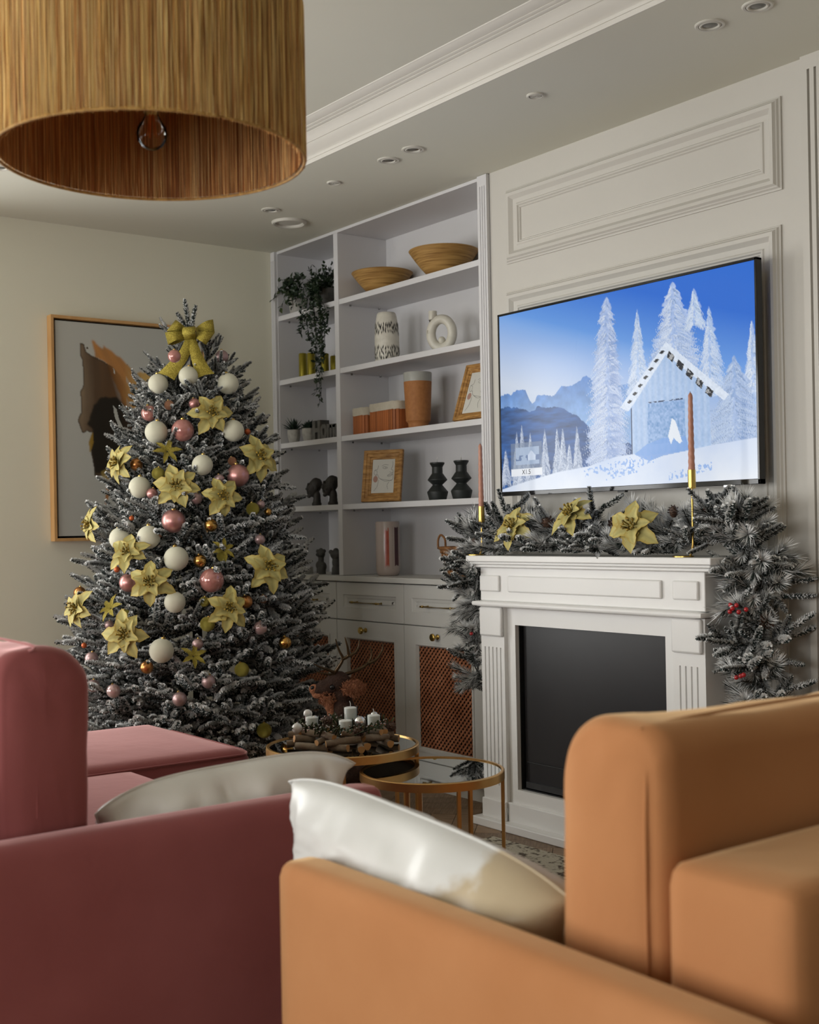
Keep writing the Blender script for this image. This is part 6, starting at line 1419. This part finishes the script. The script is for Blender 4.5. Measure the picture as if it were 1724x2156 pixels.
LFT = [Vector(v) for v in smooth_line([(1.835, -.15, 1.06), (1.80, -.16, .95), (1.79, -.155, .82), (1.785, -.15, .68), (1.785, -.15, .52)], 8)]
def put_sprigs(path, n, kind):
    for k in range(n):
        f = (k + gr_.random()) / n * (len(path) - 1.001); i = int(f); p = path[i] + (path[i + 1] - path[i]) * (f - i); t = (path[i + 1] - path[i]).normalized()
        if kind == 'top': d = Vector((gr_.choice((-1, 1)) * gr_.uniform(.2, 1), gr_.uniform(-1.0, .15), gr_.uniform(-.15, .9)))
        elif kind == 'front': d = Vector((gr_.uniform(-1, 1), gr_.uniform(-.9, -.1), gr_.uniform(-.08, .30)))
        else: d = Vector((gr_.uniform(-.8, .8) + (.25 if kind == 'right' else -.35), gr_.uniform(-1, .1), gr_.uniform(-.8, .35)))
        d.normalize(); q = gr_.choice((0, 1, 2, 3, 0, 2, 3, 1, 0, 4, 5, 6)); a, b = frame_of(d); sc = gr_.uniform(.75, 1.05)
        if kind == 'top' and d.z < .1 and p.z + d.z * .15 < 1.06: d.z = abs(d.z) * .4; d.normalize(); a, b = frame_of(d)
        if kind == 'left': sc *= .85
        if kind == 'front': sc *= .72
        L = .15 * sc
        M3 = Matrix((d, -a, b)).transposed() @ Matrix.Rotation(gr_.uniform(-.6, .6), 3, 'X'); M = Matrix.Translation(p - go - d * .02) @ M3.to_4x4() @ Matrix.Diagonal((sc, sc, sc, 1))
        if q not in gu: GP[q].matrix_local = M; gu.add(q)
        else: share(GP[q], GP[q].name.split('.')[0], gl, M)
put_sprigs(TOPP, 96, 'top'); put_sprigs([v + Vector((0, -.065, -.030)) for v in TOPP[4:]], 52, 'front'); put_sprigs(RGT, 78, 'right'); put_sprigs(LFT, 46, 'left')
for nm, path in (('wire', TOPP), ('wire', RGT), ('wire', LFT)): MB().tube(path, .004, 6).build(nm, 'tree_stem', gl)
def cone(x, y, z, R, tilt):
    m_ = MB(); M = Matrix.Translation((x, y, z)) @ Euler(tilt).to_matrix().to_4x4(); n = 34
    m_.ball((0, 0, 0), (R * .62, R * .62, R * .95), 12, M=M)
    for k in range(n):
        t = (k + .5) / n; a = k * 2.4; rr = R * .75 * math.sin(PI * (.12 + .80 * t)); zz = R * (t * 2 - 1) * .95
        m_.add([(rr * .3 * math.cos(a), rr * .3 * math.sin(a), zz), (rr * 1.15 * math.cos(a - .32), rr * 1.15 * math.sin(a - .32), zz + .13 * R), (rr * 1.35 * math.cos(a), rr * 1.35 * math.sin(a), zz + .24 * R), (rr * 1.15 * math.cos(a + .32), rr * 1.15 * math.sin(a + .32), zz + .13 * R), (rr * .9 * math.cos(a), rr * .9 * math.sin(a), zz + .02 * R)], [(0, 1, 2, 3), (4, 1, 2), (4, 2, 3)], 0, M)
    return m_
for (x, y, z, R, tl) in ((2.262, -.20, 1.165, .026, (.9, .3, 0)), (2.16, -.215, 1.10, .024, (1.6, 0, .6)), (2.60, -.205, 1.155, .026, (.5, .7, 0)), (2.86, -.20, 1.19, .022, (.3, .2, 0)), (3.19, -.16, .845, .028, (1.2, 0, .8)), (1.83, -.19, 1.09, .02, (.8, .2, 0))): cone(x, y, z, R, tl).build('pine_cone', 'cone_brown', gl, smooth=30, recalc=False)
mat('berry', (0.45, 0.012, 0.018), 0.2, c2=(0.36, 0.010, 0.015), ns=30, coat=.6)
for (x, y, z) in ((3.130, -.255, .897), (3.143, -.262, .887), (3.133, -.262, .877), (3.153, -.255, .897), (3.185, -.25, .885), (3.165, -.26, .877), (3.170, -.262, .682), (3.185, -.268, .687), (3.153, -.262, .676), (2.99, -.2, 1.195), (1.845, -.23, .735)): MB().ball((x, y, z), .0075, 12).build('berry', 'berry', gl)
for i, (x, y, z, R, n_, lb) in enumerate(((2.122, -.245, 1.150, .098, (.15, -1, .55), 'cream poinsettia in the garland, nearest the bookcase'), (2.413, -.225, 1.190, .098, (-.1, -.9, .75), 'cream poinsettia in the middle of the mantel garland'), (2.729, -.255, 1.142, .105, (.25, -1, .30), 'cream poinsettia in the garland, nearest the taller candlestick'))):
    flower(Vector((x, y, z)), Vector(n_), R, lb, 120 + i, 'poinsettias in the mantel garland')
# ------------------------------------------------------------------ log wreath with four candles
wx, wy, wz = TB[0], TB[1], 0.4705; wg = random.Random(31)
wr = empty('advent_wreath', (wx, wy, wz)); tag(wr, 'table wreath of cut logs with silver baubles on the taller mirror-top table', 'wreath')
def log(p, d, L, r):
    m_ = MB(); d = Vector(d).normalized(); p = Vector(p); a, b = frame_of(d); n = 10; rows = 6; vs = []
    for i in range(rows):
        t = i / (rows - 1) - .5; c = p + d * L * t + a * (.0025 * math.sin(t * 5 + L * 90))
        for j in range(n): q = 2 * PI * j / n; vs.append(c + (a * math.cos(q) + b * math.sin(q)) * r * (1 + .10 * math.sin(q * 3 + i * 1.3)))
    m_.add(vs, [(i * n + j, i * n + (j + 1) % n, (i + 1) * n + (j + 1) % n, (i + 1) * n + j) for i in range(rows - 1) for j in range(n)]); m_.add([vs[j] for j in range(n)], [tuple(range(n))], 1); m_.add([vs[(rows - 1) * n + j] for j in range(n)], [tuple(range(n))], 1)
    return m_.build('log', ['bark', 'cut_wood'], wr, smooth=50)
for k in range(34):
    a = 2 * PI * k / 34 + wg.uniform(-.08, .08); lay = k % 3; rr = (.150, .138, .125)[lay] + wg.uniform(-.008, .008); zz = wz + (.012, .031, .048)[lay]; tw = wg.choice((.15, .35, -.4, 1.2, 1.35, -.2, .7)); ta = a + PI / 2 + tw; L = wg.uniform(.060, .110) if abs(tw) < .8 else wg.uniform(.05, .07)
    log((wx + rr * math.cos(a), wy + rr * math.sin(a), zz), (math.cos(ta), math.sin(ta), wg.uniform(-.12, .12)), L, wg.uniform(.0085, .0125) if lay else .0115)
ms = MB()
for k in range(150):
    a = wg.uniform(0, 2 * PI); rr = wg.uniform(.085, .150); ms.tube([(wx + rr * math.cos(a), wy + rr * math.sin(a), wz + wg.uniform(.045, .06)), (wx + (rr + wg.uniform(-.02, .03)) * math.cos(a + .1), wy + (rr + wg.uniform(-.02, .03)) * math.sin(a + .1), wz + wg.uniform(.060, .078))], .0028, 4)
ms.build('moss', 'moss', wr, recalc=False, kind='stuff')
bd = MB()
for k in range(3):
    for i in range(44):
        a = 2 * PI * i / 44 + k * .3; rr = .120 + .024 * math.sin(3 * a + k * 2.1); bd.ball((wx + rr * math.cos(a), wy + rr * math.sin(a), wz + .066 + .007 * math.sin(5 * a + k * 1.7)), .0034, 6)
bd.build('bead_strings', 'silver_bead', wr, recalc=False, kind='stuff')
RTd = Vector((_c, _s)); FWd = Vector((-_s, _c))
def wp(u, v): return wx + RTd.x * u + FWd.x * v, wy + RTd.y * u + FWd.y * v
for (u, v, z, r, mt) in ((-.138, -.065, .062, .0165, 'pearl_ball'), (.060, -.085, .082, .0175, 'silver_ball'), (.02, .10, .086, .012, 'pearl_ball'), (-.115, .065, .088, .014, 'pearl_ball'), (-.055, -.115, .030, .012, 'silver_ball'), (-.09, .02, .078, .011, 'silver_ball'), (.10, .06, .080, .012, 'silver_ball')): x, y = wp(u, v); MB().ball((x, y, wz + z), r, 20).build('bauble', mt, wr, smooth=80)
for (u, v, z, R, tl) in ((.058, -.120, .056, .021, (1.2, 0, 0)), (-.045, .01, .072, .018, (.8, .5, 0)), (.155, -.01, .052, .018, (.4, .8, 0))): x, y = wp(u, v); cone(x, y, wz + z, R, tl).build('pine_cone', 'cone_brown', wr, smooth=30, recalc=False)
for (u, v, z, lb) in ((.022, .092, .060, 'white votive candle at the back of the log wreath'), (.100, .010, .046, 'white votive candle at the right of the log wreath'), (.014, -.078, .044, 'white votive candle at the front of the log wreath'), (-.098, .018, .042, 'white votive candle at the left of the log wreath')):
    x, y = wp(u, v); zb = wz + z; e = empty('votive_candle', (x, y, zb)); tag(e, lb, 'candle', 'votive candles in the log wreath')
    MB().lathe([(0, 0.003), (.0205, .003), (.0205, .040), (.018, .0425), (0, .043)], 28, (x, y, zb)).build('wax', 'white_wax', e, smooth=40)
    MB().tube([(x, y, zb + .042), (x + .001, y, zb + .054), (x - .002, y - .001, zb + .062)], .0013, 6).build('wick', 'white_wax', e)
    MB().lathe([(.0235, .0), (.0245, .046), (.0232, .046), (.0222, .002), (0, .002), (0, 0), (.0235, 0)], 28, (x, y, zb)).build('glass_cup', 'glass', e, smooth=40)
# ------------------------------------------------------------------ deer figure
DX, DY = 1.425, -0.602; de = empty('deer_figure', (DX, DY, 0.0), (0, 0, math.atan2(_s, _c)), local=True); tag(de, 'brown furry deer figure with dark antlers standing behind the taller table', 'figurine')
# local axes: x = towards its tail, -x = muzzle, -y = the side towards the sofas
def dz(py): return 1.15 - (py - 1116) * 5.0 / FPX
def dx(px): return (px - 703) * 5.0 / FPX
B = [((dx(712), 0, dz(1437)), (.052, .046, .048)), ((dx(690), -.002, dz(1447)), (.050, .036, .036)), ((dx(672), -.003, dz(1452)), (.034, .028, .026)), ((dx(722), 0, dz(1462)), (.040, .040, .050)), ((dx(722), 0, dz(1500)), (.050, .046, .075)), ((dx(730), 0, dz(1545)), (.062, .056, .09)), ((dx(735), 0, .26), (.072, .066, .10)), ((dx(735), 0, .20), (.068, .064, .09))]
blob('body', 'deer_fur', B, de, .006, 3, local=True)
blob('muzzle_fur', 'deer_fur_light', [((dx(662), -.004, dz(1450)), (.022, .024, .022)), ((dx(672), -.006, dz(1462)), (.030, .026, .016)), ((dx(688), -.010, dz(1470)), (.028, .026, .016)), ((dx(694), -.012, dz(1484)), (.022, .024, .030)), ((dx(697), -.014, dz(1500)), (.018, .02, .03))], de, .005, 1, local=True)
m_ = MB(); m_.ball((dx(659), -.018, dz(1446)), (.010, .010, .009), 14); m_.build('nose', 'gloss_black', de, local=True)
m_ = MB(); m_.ball((dx(701), -.036, dz(1444)), .0115, 16); m_.build('eye', 'gloss_black', de, local=True); MB().tube([(dx(701) + .0125 * math.cos(t), -.041, dz(1444) + .0125 * math.sin(t)) for t in np.linspace(0, 2 * PI, 21)[:-1]], .002, 6, closed=True).build('eyelid', 'deer_fur', de, local=True)
MB().ball((dx(701), .036, dz(1444)), .0115, 16).build('eye', 'gloss_black', de, local=True)
def fur(mb, c, r, n, L, seed, axis=Vector((1, 0, 0))):
    g = random.Random(seed)
    for _ in range(n):
        t = g.uniform(-1, 1); a = g.uniform(0, 2 * PI); rr = math.sqrt(max(0, 1 - t * t)); p = Vector((c[0] + r[0] * t, c[1] + r[1] * rr * math.cos(a), c[2] + r[2] * rr * math.sin(a))); d = (Vector((t * .6 + .5, rr * math.cos(a), rr * math.sin(a))) + Vector((g.uniform(-.7, .7), g.uniform(-.7, .7), g.uniform(-.7, .7)))).normalized()
        s_ = d.cross(Vector((0, 1, .3))).normalized() * .0011; q = p + d * L * g.uniform(.6, 1.2); q2 = q + Vector((g.uniform(-1, 1), g.uniform(-1, 1), g.uniform(-1, 1))) * L * .4
        mb.add([p - s_, p + s_, q + s_ * .8, q - s_ * .8, q2], [(0, 1, 2, 3), (3, 2, 4)])
for sy, px0, px1 in ((-1, 722, 766), (1, 724, 752)):
    e0, e1 = dx(px0), dx(px1); c = ((e0 + e1) / 2, sy * .045, dz(1447)); r = ((e1 - e0) / 2, .014, .024)
    o = MB().ball(c, r, 16).build('ear', 'deer_fur_light', de, local=True); fm_ = MB(); fur(fm_, c, r, 700, .014, 5 + sy); f_ = fm_.build('ear_fur', 'deer_fur_light', o, local=True, smooth=0, recalc=False, kind='stuff')
fm_ = MB(); fur(fm_, (dx(690), -.010, dz(1468)), (.034, .030, .030), 500, .012, 12); fm_.build('beard', 'deer_fur_light', de, local=True, smooth=0, recalc=False, kind='stuff')
def C5(x, y): return 540 + x / 4.789, 1300 + y / 4.789
def antler(paths, yo):
    m_ = MB()
    for path, r0, r1 in paths:
        pts = []
        for (a, b, dy) in path: px, py = C5(a, b); pts.append((dx(px), yo + dy, dz(py)))
        P = smooth_line(pts, 6); k = len(P); m_.tube(P, [r0 + (r1 - r0) * i / (k - 1) for i in range(k)], 10)
    return m_.build('antler', 'antler', de, smooth=70, local=True, recalc=False)
antler([([(800, 590, 0), (790, 555, -.01), (830, 500, -.015), (880, 410, -.02), (850, 330, -.03), (830, 270, -.035), (815, 205, -.04)], .0095, .0022), ([(880, 410, -.02), (935, 378, -.02), (932, 300, -.025), (920, 240, -.03), (905, 190, -.03)], .0075, .0022), ([(930, 385, -.02), (1005, 350, -.012), (1040, 290, -.01), (1047, 228, -.01)], .007, .0022), ([(795, 552, -.01), (740, 515, -.03), (660, 480, -.05), (590, 440, -.06)], .0075, .0022), ([(790, 575, 0), (700, 555, -.02), (612, 530, -.03)], .006, .002)], -.012)
antler([([(850, 600, 0), (890, 585, .01), (1000, 550, .02), (1100, 500, .03), (1150, 440, .035), (1162, 380, .035), (1145, 310, .035)], .0095, .0022), ([(1120, 485, .03), (1205, 448, .035), (1258, 380, .04), (1275, 340, .04), (1276, 285, .04)], .0075, .0022), ([(880, 590, .01), (780, 585, .03), (650, 580, .05)], .006, .002)], .02)
for lx, ly in ((-.035, -.04), (-.035, .04), (.10, -.04), (.10, .04)): MB().tube([(dx(735) + lx * .9, ly, .16), (dx(735) + lx, ly, .06), (dx(735) + lx, ly, .0)], [.026, .018, .022], 12).build('leg', 'deer_fur', de, smooth=60, local=True)
MB().ball((dx(735) + .05, 0, .21), (.10, .062, .075), 20).build('rump', 'deer_fur', de, smooth=80, local=True)
